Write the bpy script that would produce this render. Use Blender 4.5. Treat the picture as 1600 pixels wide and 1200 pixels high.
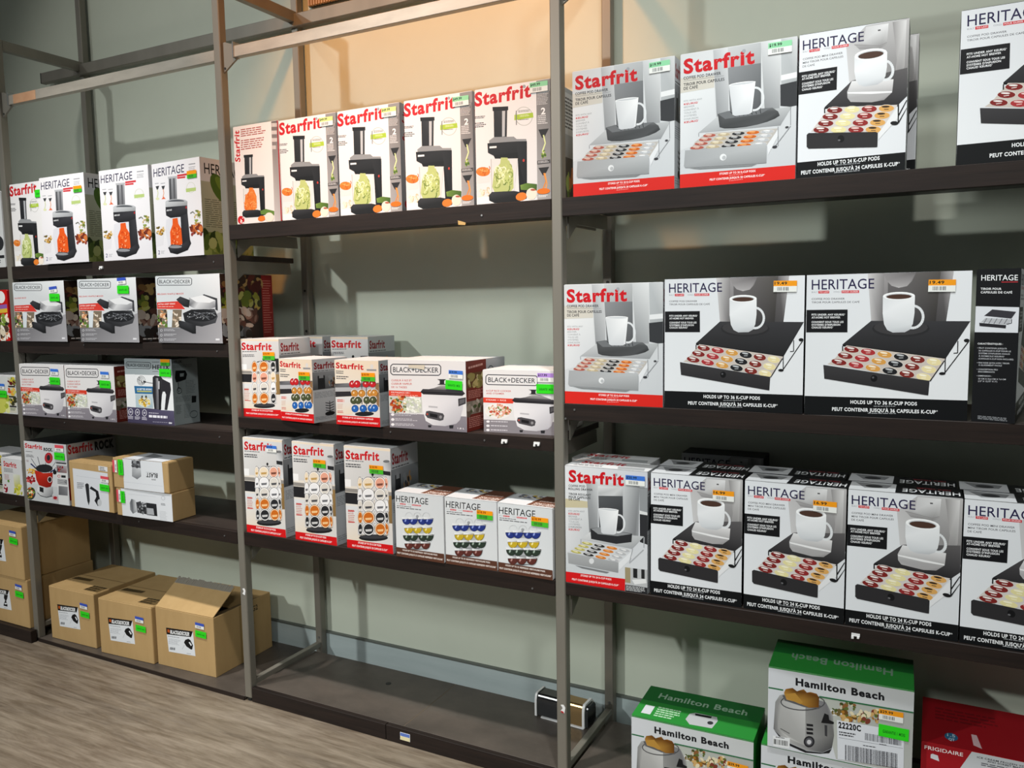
import bpy, bmesh, math, random
from mathutils import Vector, Matrix
import numpy as np
random.seed(7)
scene = bpy.context.scene
C = scene.collection
for o in list(bpy.data.objects): bpy.data.objects.remove(o)

# ---------------------------------------------------------------- camera
F_PX = 1265.3; YAW = 0.481; PITCH = 0.0967; ROLL = -0.0156
cam_d = bpy.data.cameras.new('camera'); cam_d.sensor_width = 36.0; cam_d.lens = F_PX/1600*36.0
cam_d.clip_start = 0.05
cam = bpy.data.objects.new('camera', cam_d); C.objects.link(cam)
_f = Vector((-math.sin(YAW)*math.cos(PITCH), math.cos(YAW)*math.cos(PITCH), -math.sin(PITCH)))
_r = Vector((math.cos(YAW), math.sin(YAW), 0)); _u = _r.cross(_f)
_rr = math.cos(ROLL)*_r + math.sin(ROLL)*_u; _uu = -math.sin(ROLL)*_r + math.cos(ROLL)*_u
M = Matrix.Identity(4)
for i in range(3):
    M[i][0] = _rr[i]; M[i][1] = _uu[i]; M[i][2] = -_f[i]
M[0][3], M[1][3], M[2][3] = 2.1049, -1.9733, 1.3639
cam.matrix_world = M
scene.camera = cam

# ---------------------------------------------------------------- world, lights, exposure
scene.view_settings.view_transform = 'Standard'
scene.view_settings.look = 'None'
scene.view_settings.gamma = 1.0
scene.view_settings.use_curve_mapping = False
scene.view_settings.exposure = 0.0
w = bpy.data.worlds.new('world'); scene.world = w; w.use_nodes = True
w.node_tree.nodes['Background'].inputs[0].default_value = (0.93, 1.0, 0.97, 1)
w.node_tree.nodes['Background'].inputs[1].default_value = 0.075

def lamp(name, loc, power, col, radius=0.08, target=None, angle=None, blend=0.6):
    d = bpy.data.lights.new(name, 'SPOT' if angle else 'POINT')
    d.energy = power; d.color = col; d.shadow_soft_size = radius
    o = bpy.data.objects.new(name, d); C.objects.link(o); o.location = loc
    if angle:
        d.spot_size = math.radians(angle); d.spot_blend = blend
        o.rotation_euler = (Vector(target)-Vector(loc)).to_track_quat('-Z', 'Y').to_euler()
    return o
WHITE = (0.97, 1.0, 0.98); WARM = (1.0, 0.38, 0.07); NEUT = (1.0, 0.97, 0.93)
# ceiling lamps of the shop floor
lamp('ceiling_lamp', (-3.1, -6.6, 4.4), 980, WHITE, 0.12, (0.5, 0.0, 0.2), 46, 1.0)
lamp('ceiling_lamp', (1.2, -5.6, 4.4), 330, WHITE, 0.30, (0.9, 0.0, 0.2), 46, 1.0)
lamp('ceiling_lamp', (4.6, -4.6, 4.3), 310, WHITE, 0.25, (1.4, 0.0, 0.3), 50, 1.0)
# track spots above the aisle in front of the shelves, plus two added spots
lamp('overhead_spot', (-0.7, -0.95, 3.5), 250, NEUT, 0.05, (-0.65, 0.0, 0.2), 54, 0.9)
lamp('overhead_spot', (0.6, -0.75, 3.3), 120, WARM, 0.05, (0.6, 0.4, 2.0), 62, 0.7)
lamp('overhead_spot', (0.6, -0.95, 3.5), 235, NEUT, 0.06, (0.6, 0.0, 0.1), 50, 0.9)
lamp('overhead_spot', (1.85, -0.95, 3.5), 180, WHITE, 0.06, (1.8, 0.0, 0.2), 54, 0.9)
lamp('overhead_spot', (-0.8, -1.5, 3.4), 30, NEUT, 0.06, (-0.8, 0.4, 2.1), 60, 0.7)  # added fill spot, raises the upper wall of the left bay
lamp('overhead_spot', (2.1, -1.5, 3.4), 62, NEUT, 0.06, (2.0, 0.4, 2.1), 60, 0.7)  # extra spot added to brighten the right bay's upper wall

# ---------------------------------------------------------------- materials
def srgb(c):
    if isinstance(c, str):
        c = c.lstrip('#'); c = tuple(int(c[i:i+2], 16) for i in (0, 2, 4))
    elif isinstance(c, (int, float)): c = (c, c, c)
    return tuple(((v/255)/12.92 if v/255 <= 0.04045 else ((v/255+0.055)/1.055)**2.4) for v in c)
MATS = {}
def mat(name, col, rough=0.5, metal=0.0, noise=None, bump=None, spec=0.5):
    if name in MATS: return MATS[name]
    m = bpy.data.materials.new(name); m.use_nodes = True
    nt = m.node_tree; b = nt.nodes['Principled BSDF']
    b.inputs['Roughness'].default_value = rough; b.inputs['Metallic'].default_value = metal
    b.inputs['Specular IOR Level'].default_value = spec
    c = srgb(col); b.inputs['Base Color'].default_value = (*c, 1)
    if noise:
        col2, scale, stretch, detail = noise
        tc = nt.nodes.new('ShaderNodeTexCoord'); mp = nt.nodes.new('ShaderNodeMapping')
        mp.inputs['Scale'].default_value = stretch
        nz = nt.nodes.new('ShaderNodeTexNoise'); nz.inputs['Scale'].default_value = scale
        nz.inputs['Detail'].default_value = detail; nz.inputs['Roughness'].default_value = 0.65
        rp = nt.nodes.new('ShaderNodeValToRGB')
        rp.color_ramp.elements[0].position = 0.32; rp.color_ramp.elements[1].position = 0.68
        rp.color_ramp.elements[0].color = (*c, 1); rp.color_ramp.elements[1].color = (*srgb(col2), 1)
        nt.links.new(tc.outputs['Object'], mp.inputs[0]); nt.links.new(mp.outputs[0], nz.inputs[0])
        nt.links.new(nz.outputs[0], rp.inputs[0]); nt.links.new(rp.outputs[0], b.inputs['Base Color'])
        if bump:
            bp = nt.nodes.new('ShaderNodeBump'); bp.inputs['Strength'].default_value = bump
            bp.inputs['Distance'].default_value = 0.002
            nt.links.new(nz.outputs[0], bp.inputs['Height']); nt.links.new(bp.outputs[0], b.inputs['Normal'])
    MATS[name] = m
    return m
mat('metal', '#7d7970', 0.42, 0.35, ('#8a867c', 6, (1, 1, 0.15), 3))
mat('rail', '#9c968b', 0.40, 0.35, ('#b3aca0', 14, (0.3, 1, 1), 5))
mat('fascia', '#1c1614', 0.5, 0, ('#2a201c', 9, (0.35, 5, 7), 6), 0.15, 0.25)
mat('board', '#2c2522', 0.45, 0, ('#3a322e', 8, (0.4, 5, 5), 6), 0.1, 0.3)
mat('base_board', '#443e39', 0.4, 0, ('#5a524b', 5, (1, 1.3, 1), 7), 0.08, 0.3)
mat('wall', '#c6cdbd', 0.45, 0, ('#cbd2c2', 2.5, (1, 1, 1), 4))
mat('skirting', '#a9b6b6', 0.42, 0, ('#b6c2c2', 7, (0.3, 1, 3), 6), 0.05)
mat('skirting_top', '#5c615c', 0.5)
mat('slat', '#b58f63', 0.5)
mat('dark', '#1b1b1b', 0.6)
mat('bolt', '#8f8f8f', 0.35, 0.8)
mat('white_plastic', '#e8e8e8', 0.4)
mat('chip', '#c9a86a', 0.7)
mat('card_white', '#e2e3e4', 0.42)
mat('card_black', '#121315', 0.42, spec=0.25)
mat('card_grey', '#a9adb0', 0.42)
mat('card_red', '#b3141c', 0.36)
mat('card_green', '#2f8f3a', 0.38)
mat('kraft', '#b0905f', 0.75, 0, ('#b89867', 16, (1, 1, 0.25), 4), 0.04)
mat('kraft_in', '#8a6f48', 0.8)
mat('tape', '#5a4a34', 0.25, 0, None)
mat('chrome', '#c9ced2', 0.18, 0.9)
mat('steel', '#9a7f57', 0.28, 0.85)
mat('black_gloss', '#18191b', 0.22)

def floor_mat():
    m = bpy.data.materials.new('floor_vinyl'); m.use_nodes = True; nt = m.node_tree; b = nt.nodes['Principled BSDF']
    b.inputs['Roughness'].default_value = 0.5
    tc = nt.nodes.new('ShaderNodeTexCoord')
    def nz(scale, st, det, dist=0.0):
        mp = nt.nodes.new('ShaderNodeMapping'); mp.inputs['Scale'].default_value = st
        n = nt.nodes.new('ShaderNodeTexNoise'); n.inputs['Scale'].default_value = scale; n.inputs['Detail'].default_value = det
        n.inputs['Roughness'].default_value = 0.68; n.inputs['Distortion'].default_value = dist
        nt.links.new(tc.outputs['Object'], mp.inputs[0]); nt.links.new(mp.outputs[0], n.inputs[0]); return n
    def ramp(n, a, c0, bpos, c1, mid=None):
        r = nt.nodes.new('ShaderNodeValToRGB'); e = r.color_ramp.elements
        e[0].position = a; e[0].color = (*srgb(c0), 1); e[1].position = bpos; e[1].color = (*srgb(c1), 1)
        if mid: x = e.new(mid[0]); x.color = (*srgb(mid[1]), 1)
        nt.links.new(n.outputs[0], r.inputs[0]); return r
    r1 = ramp(nz(2.4, (0.5, 3.2, 1), 9, 0.7), 0.34, '#46382a', 0.68, '#aa9c8a', (0.5, '#75654f'))
    r2 = ramp(nz(11, (0.45, 4.6, 1), 10, 0.5), 0.37, '#41342a', 0.64, '#b8ac9b')
    r3 = ramp(nz(1.1, (1, 1.6, 1), 5), 0.38, '#54453a', 0.64, '#857b6c')
    m1 = nt.nodes.new('ShaderNodeMixRGB'); m1.inputs[0].default_value = 0.42
    nt.links.new(r1.outputs[0], m1.inputs[1]); nt.links.new(r2.outputs[0], m1.inputs[2])
    m2 = nt.nodes.new('ShaderNodeMixRGB'); m2.inputs[0].default_value = 0.35
    nt.links.new(m1.outputs[0], m2.inputs[1]); nt.links.new(r3.outputs[0], m2.inputs[2])
    nt.links.new(m2.outputs[0], b.inputs['Base Color'])
    MATS['floor'] = m
floor_mat()
def print_mat():
    m = bpy.data.materials.new('printed_card'); m.use_nodes = True; nt = m.node_tree; b = nt.nodes['Principled BSDF']
    a = nt.nodes.new('ShaderNodeAttribute'); a.attribute_name = 'Col'
    nt.links.new(a.outputs['Color'], b.inputs['Base Color'])
    b.inputs['Roughness'].default_value = 0.45; b.inputs['Specular IOR Level'].default_value = 0.22
    MATS['print'] = m
print_mat()

# ---------------------------------------------------------------- mesh helpers
def link(name, me, m=None, parent=None):
    o = bpy.data.objects.new(name, me); C.objects.link(o)
    if m:
        me.materials.clear(); me.materials.append(MATS[m] if isinstance(m, str) else m)
    if parent: o.parent = parent
    return o
def bm_box(bm, x0, x1, y0, y1, z0, z1, bev=0.0):
    r = bmesh.ops.create_cube(bm, size=1)
    vs = r['verts']
    for v in vs:
        v.co = Vector(((x0+x1)/2+v.co.x*(x1-x0), (y0+y1)/2+v.co.y*(y1-y0), (z0+z1)/2+v.co.z*(z1-z0)))
    if bev:
        es = list({e for v in vs for e in v.link_edges})
        bmesh.ops.bevel(bm, geom=es, offset=bev, segments=1, affect='EDGES')
def bm_prism(bm, pts, axis, a0, a1):
    def P(p, a):
        return {'x': (a, p[0], p[1]), 'y': (p[0], a, p[1]), 'z': (p[0], p[1], a)}[axis]
    A = [bm.verts.new(P(p, a0)) for p in pts]; B = [bm.verts.new(P(p, a1)) for p in pts]
    bm.faces.new(A); bm.faces.new(B[::-1]); n = len(pts)
    for i in range(n): bm.faces.new((A[i], B[i], B[(i+1) % n], A[(i+1) % n]))
    bmesh.ops.recalc_face_normals(bm, faces=bm.faces[:])
def bm_cyl(bm, p, axis, r, h, n=10):
    res = bmesh.ops.create_cone(bm, cap_ends=True, segments=n, radius1=r, radius2=r, depth=h)
    rot = {'x': Matrix.Rotation(math.pi/2, 4, 'Y'), 'y': Matrix.Rotation(math.pi/2, 4, 'X'), 'z': Matrix.Identity(4)}[axis]
    for v in res['verts']: v.co = rot @ v.co + Vector(p)
def done(bm, name='m'):
    me = bpy.data.meshes.new(name); bm.to_mesh(me); bm.free(); return me
def boxobj(name, dims, m, parent=None, bev=0.0):
    bm = bmesh.new(); bm_box(bm, *dims, bev); return link(name, done(bm, name), m, parent)
def thing(name, label, cat, loc=(0, 0, 0), rz=0, group=None):
    o = bpy.data.objects.new(name, None); C.objects.link(o); o.location = loc; o.rotation_euler = (0, 0, rz)
    o.empty_display_size = 0.05
    o['label'] = label; o['category'] = cat
    if group: o['group'] = group
    return o
def struct(o): o['kind'] = 'structure'; return o

# ---------------------------------------------------------------- structure
WALL_Y = 0.412; SK_Y = 0.402
struct(boxobj('floor', (-4.5, 5.0, -7.0, 0.6, -0.05, 0.0), 'floor'))
struct(boxobj('wall_back', (-4.5, 5.0, WALL_Y, 0.6, 0.0, 3.6), 'wall'))
sk = struct(boxobj('baseboard_back', (-4.5, 5.0, SK_Y, WALL_Y, 0.0, 0.100), 'skirting'))
boxobj('cap_strip', (-4.5, 5.0, SK_Y-0.004, WALL_Y, 0.100, 0.106), 'skirting_top', sk)

# ---------------------------------------------------------------- shelving frame
P_ = 0.03; REAR = 0.37; W = 1.2
XS = {'LL': -2.4, 'C': -1.2, 'A': 0.0, 'B': 1.2, 'D': 2.6}
FR_LAB = {'C': 'bronze metal upright frame between the waffle maker cartons and the end bay',
          'A': 'bronze metal upright frame left of the spiral cutter cartons, white scrap on its post',
          'B': 'bronze metal upright frame beside the silver pod drawer cartons, torn sticker on its post',
          'D': 'bronze metal upright frame at the far end of the pod drawer shelves',
          'LL': 'bronze metal upright frame closing the end bay'}
for k, x in XS.items():
    t = thing('upright_frame', FR_LAB[k], 'shelf frame', (x, 0, 0), 0, 'upright frames of the shelving')
    bm = bmesh.new(); bm_box(bm, 0, P_, 0, P_, 0.012, 2.43, 0.0025); link('front_post', done(bm), 'metal', t)
    bm = bmesh.new(); bm_cyl(bm, (P_/2, P_/2, 0.006), 'z', 0.012, 0.012); link('foot', done(bm), 'dark', t)
    bm = bmesh.new(); bm_box(bm, 0, P_, REAR, REAR+P_, 0.0, 3.2, 0.0025)
    rp = link('rear_post', done(bm), 'metal', t)
    for z in (0.09, 0.50, 0.86, 1.28, 1.43, 1.92):
        bm = bmesh.new(); bm_cyl(bm, (P_*0.55, REAR-0.001, z), 'y', 0.0045, 0.003, 8); link('bolt', done(bm), 'dark' if z > 0.2 else 'bolt', rp)
    boxobj('side_rail', (0.002, P_-0.002, P_, REAR, 2.391, 2.43), 'metal', t, 0.0015)
    boxobj('side_rail', (0.006, P_-0.004, P_, REAR, 0.052, 0.072), 'metal', t, 0.0015)
    if k in 'AB':
        z0 = 0.352 if k == 'A' else 0.178
        zz = {'A': 0.395, 'B': 0.243}[k]
        bm = bmesh.new(); bm_prism(bm, [(0.012, zz-0.008), (0.024, zz-0.012), (0.027, zz+0.004), (0.021, zz+0.012), (0.013, zz+0.010), (0.019, zz+0.002)], 'y', -0.0012, 0)
        st = link('torn_sticker', done(bm), 'white_plastic', t)
        if k == 'B':
            bm = bmesh.new(); bm_prism(bm, [(0.013, zz-0.010), (0.022, zz-0.013), (0.022, zz-0.008), (0.014, zz-0.006)], 'y', -0.0016, -0.0002)
            link('torn_edge', done(bm), 'card_red', st)

def front_rail(xa, xb, label):
    t = thing('front_rail', label, 'rail', ((xa+xb)/2, 0, 2.17), 0, 'top front rails')
    L = (xb-xa)/2
    boxobj('rail', (-L+0.055, L-0.001, 0.004, 0.026, 0.0, 0.036), 'rail', t, 0.0015)
    for s in (-1,):
        pts = [(s*L, 0.055), (s*(L-0.012), 0.055), (s*(L-0.055), 0.040), (s*(L-0.066), 0.0), (s*(L-0.045), -0.012), (s*L, -0.04)]
        bm = bmesh.new(); bm_prism(bm, pts, 'y', 0.011, 0.018); g = link('gusset', done(bm), 'metal', t)
        bm = bmesh.new(); bm_cyl(bm, (s*(L-0.008), 0.0105, -0.027), 'y', 0.004, 0.003, 8); link('hole', done(bm), 'dark', g)
        boxobj('clip', (min(s*(L-0.053), s*(L-0.057)), max(s*(L-0.053), s*(L-0.057)), 0.0, 0.028, -0.002, 0.048), 'chrome', t)
    return t
t = front_rail(-1.2+P_, 0.0, 'bare metal top rail with a rusty end above the spiral slicer cartons')
boxobj('rust_patch', (-0.50, -0.36, 0.0034, 0.0042, 0.001, 0.035), mat('rust', '#b98a68', 0.5, 0.2, ('#c79b78', 20, (1, 1, 1), 5)), t)
front_rail(P_, 1.2, 'bare metal top rail in warm light above the red-lettered spiral cutter cartons')
front_rail(1.2+P_, 2.6, 'bare metal top rail above the pod drawer cartons')
rr = thing('rear_rail', 'long grey metal rail running along the wall above the shelves', 'rail', (0, REAR+0.01, 2.375))
boxobj('rail', (-1.44, 2.5, -0.025, 0.0, 0.0, 0.045), 'metal', rr, 0.002)
boxobj('end_cap', (-1.444, -1.44, -0.025, 0.0, 0.0, 0.045), 'dark', rr)
# slatted panel high on the wall
sp = thing('slatted_panel', 'tan panel of narrow upright slats high on the wall', 'wall panel', (0.62, WALL_Y-0.004, 2.45))
boxobj('backing', (-0.56, 0.56, -0.006, 0, 0, 0.6), 'dark', sp)
bm = bmesh.new(); x = -0.555
while x < 0.55:
    bm_box(bm, x, x+0.0075, -0.018, -0.006, 0.0, 0.6); x += 0.012
so = link('slats', done(bm), 'slat', sp); so['kind'] = 'stuff'

def shelf(xa, xb, z, th, label, group, depth=0.335, front=0.0, nails=(), brackets=True, bm_name='board', y_skew=0.0):
    t = thing('shelf', label, 'shelf', ((xa+xb)/2, 0, z), 0, group); L = (xb-xa)/2
    boxobj('board', (-L+0.001, L-0.001, front+0.018, depth, -0.018, 0.0), bm_name, t, 0.001)
    boxobj('fascia', (-L+0.001, L-0.001, front, front+0.018, -th, 0.0), 'fascia', t, 0.0012)
    if brackets:
        for s in (-1, 1):
            xi = s*(L-0.001); xo = s*(L-0.006)
            pts = [(0.032, -0.02), (REAR-0.055, -0.02), (REAR-0.05, -0.06), (0.09, -0.062), (0.032, -0.105)]
            bm = bmesh.new(); bm_prism(bm, pts, 'x', min(xi, xo), max(xi, xo)); link('bracket', done(bm), 'metal', t)
    for (nx, nz, kind) in nails:
        if kind == 'n':
            bm = bmesh.new(); bm_cyl(bm, (nx-(xa+xb)/2, front-0.0005, nz-z), 'y', 0.0028, 0.003, 8); link('nail_head', done(bm), 'bolt', t)
        elif kind == 'c':
            bm = bmesh.new(); c = nx-(xa+xb)/2; v = nz-z
            bm_prism(bm, [(c-0.012, v+0.006), (c+0.002, v+0.002), (c+0.013, v-0.002), (c+0.011, v-0.008), (c-0.011, v-0.006)], 'y', front-0.0015, front+0.001)
            link('chip', done(bm), 'chip', t)
        else:
            c = nx-(xa+xb)/2; v = nz-z
            bm = bmesh.new(); bm_box(bm, c-0.009, c+0.009, front-0.004, front, v, v+0.006); bm_box(bm, c-0.009, c-0.004, front-0.006, front, v-0.006, v); bm_box(bm, c+0.003, c+0.008, front-0.006, front, v-0.004, v)
            link('tag_clip', done(bm), 'white_plastic', t)
    return t
a, b, c_, d_ = XS['C']+P_, XS['A'], XS['A']+P_, XS['B']
e_, f_ = XS['B']+P_, XS['D']; g_, h_ = XS['LL']+P_, XS['C']
G = 'dark wood shelves of the wall unit'
shelf(c_, d_, 1.642, 0.048, 'dark wood shelf under the red-lettered spiral cutter cartons, chipped edge', G, nails=[(0.925, 1.597, 'c'), (0.99, 1.612, 'n')])
shelf(e_, f_, 1.642, 0.048, 'dark wood top shelf under the silver pod drawer cartons', G)
shelf(c_, d_, 1.004, 0.037, 'dark wood shelf holding rice cooker and small carousel cartons', G, nails=[(0.985, 0.985, 'n'), (1.05, 0.986, 't'), (1.15, 0.985, 't'), (0.66, 0.99, 'n')])
shelf(c_, d_, 0.608, 0.046, 'dark wood shelf holding tall carousel and white capsule stand cartons', G, nails=[(1.13, 0.575, 'n')])
shelf(e_, f_, 1.101, 0.045, 'dark wood middle shelf under the wide black-banded drawer cartons', G, nails=[(1.262, 1.085, 'n'), (1.236, 1.06, 'n')])
shelf(e_, f_, 0.608, 0.036, 'dark wood lower shelf packed with mini drawer cartons', G, nails=[(1.965, 0.588, 't')])
shelf(a, b, 1.549, 0.050, 'black-brown shelf under the upright spiral slicer cartons', G, nails=[(-0.045, 1.525, 'n'), (-0.62, 1.525, 't')])
shelf(a, b, 1.252, 0.048, 'black-brown shelf under the waffle maker cartons', G, nails=[(-0.75, 1.24, 'n'), (-0.05, 1.225, 'n')])
shelf(a, b, 0.952, 0.047, 'dark wood shelf under the hand mixer carton', G, nails=[(-0.06, 0.93, 'n'), (-0.9, 0.935, 'n')])
shelf(a, b, 0.604, 0.044, 'dark wood shelf under the fondue set and kraft cartons', G, nails=[(-0.06, 0.583, 'n'), (-0.5, 0.585, 'n')])
for z, l in ((1.549, 'end bay shelf at the height of the spiral slicers'), (1.252, 'end bay shelf holding the red carton'),
             (0.952, 'end bay shelf holding the juicer carton with the green sticker'), (0.612, 'end bay shelf holding the pale red-lettered glass carton')):
    shelf(g_, h_, z, 0.046, l, G, nails=[(-1.255, z-0.025, 'n')] if z < 0.7 else ())
# base shelves
t = thing('base_shelf', 'scuffed empty base shelf standing low on the floor with a seam across it', 'shelf', (0.615, 0, 0), 0, 'base shelves')
L = (d_-c_)/2
boxobj('board', (-L, 0.045, 0.020, 0.335, 0.034, 0.051), 'base_board', t, 0.001); boxobj('board', (0.0475, L, 0.020, 0.335, 0.034, 0.051), 'base_board', t, 0.001)
boxobj('seam_strip', (0.0452, 0.0473, 0.021, 0.335, 0.036, 0.0508), mat('seam', '#6d6152', 0.7), t); boxobj('fascia', (-L, -0.012, 0.002, 0.020, 0.0, 0.051), 'fascia', t, 0.001); boxobj('fascia', (-0.010, L, 0.002, 0.020, 0.0, 0.051), 'fascia', t, 0.001)
bm = bmesh.new(); bm_cyl(bm, (-0.17, 0.235, 0.0513), 'z', 0.010, 0.001, 14); link('cable_hole', done(bm), 'dark', t)
sk_ = boxobj('shelf_tag', (0.045, 0.082, 0.0008, 0.0021, 0.016, 0.040), 'white_plastic', t)
MATS['tag_blue'] = mat('tag_blue', '#5c79c4', 0.4); MATS['tag_cream'] = mat('tag_cream', '#e6dcb0', 0.4)
boxobj('blue_half', (0.046, 0.081, 0.0004, 0.001, 0.029, 0.0395), 'tag_blue', sk_); boxobj('cream_half', (0.046, 0.081, 0.0004, 0.001, 0.0165, 0.028), 'tag_cream', sk_)
t = thing('base_shelf', 'thin dark base board on the floor under three kraft cartons', 'shelf', ((a+b)/2, 0, 0), 0, 'base shelves')
L = (b-a)/2
boxobj('board', (-L+0.001, L-0.001, 0.0, 0.40, 0.004, 0.014), 'base_board', t, 0.001); boxobj('fascia', (-L+0.001, L-0.001, -0.004, 0.0, 0.0, 0.0135), 'fascia', t)
t = thing('base_shelf', 'base shelf under the toaster cartons', 'shelf', ((e_+f_)/2, 0, 0), 0, 'base shelves')
L = (f_-e_)/2
boxobj('board', (-L+0.001, L-0.001, 0.020, 0.335, 0.034, 0.051), 'base_board', t, 0.001); boxobj('fascia', (-L+0.001, L-0.001, 0.002, 0.020, 0.0, 0.051), 'fascia', t, 0.001)
t = thing('base_shelf', 'base shelf of the end bay, its front edge jutting past the post', 'shelf', ((g_+h_)/2, 0, 0), 0, 'base shelves')
L = (h_-g_)/2
boxobj('board', (-L, L-0.001, -0.004, 0.335, 0.034, 0.051), 'base_board', t, 0.001); boxobj('fascia', (-L, L+0.025, -0.030, -0.004, 0.0, 0.051), 'fascia', t, 0.001)
# ---------------------------------------------------------------- printed faces: flat print laid on the cartons
_TXT = {}
def glyphs(s, bold):
    k = (s, bold)
    if k in _TXT: return _TXT[k]
    cu = bpy.data.curves.new('t', 'FONT'); cu.body = s; cu.size = 1.0; cu.offset = bold; cu.resolution_u = 3; cu.space_character = 1.0+bold*3.2; cu.fill_mode = 'FRONT'
    ob = bpy.data.objects.new('t', cu); C.objects.link(ob)
    dg = bpy.context.evaluated_depsgraph_get()
    me = bpy.data.meshes.new_from_object(ob.evaluated_get(dg))
    v = np.empty(len(me.vertices)*3); me.vertices.foreach_get('co', v); v = v.reshape(-1, 3)[:, :2].copy()
    fs = [tuple(p.vertices) for p in me.polygons]
    bpy.data.objects.remove(ob); bpy.data.curves.remove(cu); bpy.data.meshes.remove(me)
    if len(v):
        v[:, 0] -= v[:, 0].min(); v[:, 0] /= max(1e-6, v[:, 0].max()); v[:, 1] /= 0.70
    _TXT[k] = (v, fs)
    return _TXT[k]
def homog(src):
    dst = [(0, 1), (1, 1), (1, 0), (0, 0)]; A = []; B = []
    for (x, y), (u, v) in zip(src, dst):
        A.append([x, y, 1, 0, 0, 0, -u*x, -u*y]); B.append(u)
        A.append([0, 0, 0, x, y, 1, -v*x, -v*y]); B.append(v)
    h = np.linalg.solve(np.array(A, float), np.array(B, float)); return np.append(h, 1).reshape(3, 3)
UNIT = [(0, 0), (100, 0), (100, 100), (0, 100)]
class Art:
    def __init__(s, quad=UNIT, clip=True):
        s.H = homog(quad); s.shapes = []; s.rnd = random.Random(3); s.clip = clip; s.boxes = []
    def uv(s, p):
        q = s.H @ np.array([p[0], p[1], 1.0]); return np.array([q[0]/q[2], q[1]/q[2]])
    def _add(s, V, F, cols):
        V = np.array(V, float)
        if s.clip: V = np.clip(V, 0.0, 1.0)
        b = (V[:, 0].min(), V[:, 1].min(), V[:, 0].max(), V[:, 1].max()); lay = 0
        for (bb, l) in s.boxes:
            if l >= lay and b[0] < bb[2] and bb[0] < b[2] and b[1] < bb[3] and bb[1] < b[3]: lay = l+1
        s.boxes.append((b, lay)); s.shapes.append((V, F, cols, lay))
    def P(s, pts, col):
        V = [s.uv(p) for p in pts]
        cols = [srgb(c) for c in col] if isinstance(col, list) else [srgb(col)]*len(V)
        s._add(V, [tuple(range(len(V)))], cols); return s
    def bg(s, col): s._add([(0, 0), (1, 0), (1, 1), (0, 1)], [(0, 1, 2, 3)], [srgb(col)]*4 if not isinstance(col, list) else [srgb(c) for c in col]); return s
    def R(s, x0, y0, x1, y1, col): return s.P([(x0, y0), (x1, y0), (x1, y1), (x0, y1)], col)   # col list: TL TR BR BL
    def U(s, u0, v0, u1, v1, col):      # rect in face fractions, v up
        s._add([(u0, v0), (u1, v0), (u1, v1), (u0, v1)], [(0, 1, 2, 3)], [srgb(col)]*4); return s
    def E(s, cx, cy, rx, ry, col, rot=0.0, n=18, a0=0, a1=360):
        c, si = math.cos(math.radians(rot)), math.sin(math.radians(rot)); pts = []
        m = n if a1-a0 < 360 else n-1
        for i in range(n):
            t = math.radians(a0+(a1-a0)*i/m if a1-a0 < 360 else 360*i/n); x, y = rx*math.cos(t), ry*math.sin(t)
            pts.append((cx+x*c-y*si, cy+x*si+y*c))
        return s.P(pts, col)
    def ring(s, cx, cy, rx, ry, wd, col, n=20, a0=0, a1=360):
        V = []; F = []
        for i in range(n+1):
            t = math.radians(a0+(a1-a0)*i/n)
            V.append(s.uv((cx+rx*math.cos(t), cy+ry*math.sin(t)))); V.append(s.uv((cx+(rx-wd)*math.cos(t), cy+(ry-wd)*math.sin(t))))
            if i: F.append((2*i-2, 2*i-1, 2*i+1, 2*i))
        s._add(V, F, [srgb(col)]*len(V)); return s
    def L(s, pts, wd, col):
        V = []; F = []
        for (x0, y0), (x1, y1) in zip(pts[:-1], pts[1:]):
            l = math.hypot(x1-x0, y1-y0) or 1; nx, ny = -(y1-y0)/l*wd/2, (x1-x0)/l*wd/2; k = len(V)
            V += [s.uv((x0+nx, y0+ny)), s.uv((x1+nx, y1+ny)), s.uv((x1-nx, y1-ny)), s.uv((x0-nx, y0-ny))]; F.append((k, k+1, k+2, k+3))
        s._add(V, F, [srgb(col)]*len(V)); return s
    def T(s, txt, p0, p1, h, col, bold=0.012, up=None):
        mark = txt[-1] in '®™' and up is None; txt = txt.replace('®', '').replace('™', '')
        g, fs = glyphs(txt, bold)
        if not len(g): return s
        a = s.uv(p0); b = s.uv(p1); c = s.uv(up if up else (p0[0], p0[1]-h)); c1 = s.uv((p1[0], p1[1]-h)) - b if not up else c-a
        V = a + g[:, :1]*(b-a) + g[:, 1:2]*((1-g[:, :1])*(c-a) + g[:, :1]*c1)
        s._add(V, fs, [srgb(col)]*len(V))
        if mark: s.ring(p1[0]+h*.3, p1[1]-h*.8, h*.2, h*.2, h*.07, col, 10)
        return s
    def micro(s, x0, y0, x1, y1, n, col, slope=0.0, fill=0.5):   # rows of print too small to read
        V = []; F = []; dy = (y1-y0)/n
        for i in range(n):
            y = y0+dy*i; x = x0; end = x1 - s.rnd.random()*(x1-x0)*0.3
            while x < end:
                l = (x1-x0)*s.rnd.uniform(0.06, 0.2); e = min(end, x+l); k = len(V)
                o0 = (x-x0)*slope; o1 = (e-x0)*slope
                V += [s.uv((x, y+o0)), s.uv((e, y+o1)), s.uv((e, y+dy*fill+o1)), s.uv((x, y+dy*fill+o0))]; F.append((k, k+1, k+2, k+3))
                x = e+(x1-x0)*0.025
        s._add(V, F, [srgb(col)]*len(V)); return s
    def bars(s, x0, y0, x1, y1, n, col=30, slope=0.0):
        V = []; F = []; x = x0; st = (x1-x0)/n
        for i in range(n):
            wd = st*s.rnd.uniform(0.25, 0.75); k = len(V); o = (x-x0)*slope
            V += [s.uv((x, y0+o)), s.uv((x+wd, y0+o)), s.uv((x+wd, y1+o)), s.uv((x, y1+o))]; F.append((k, k+1, k+2, k+3)); x += st
        s._add(V, F, [srgb(col)]*len(V)); return s
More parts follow.
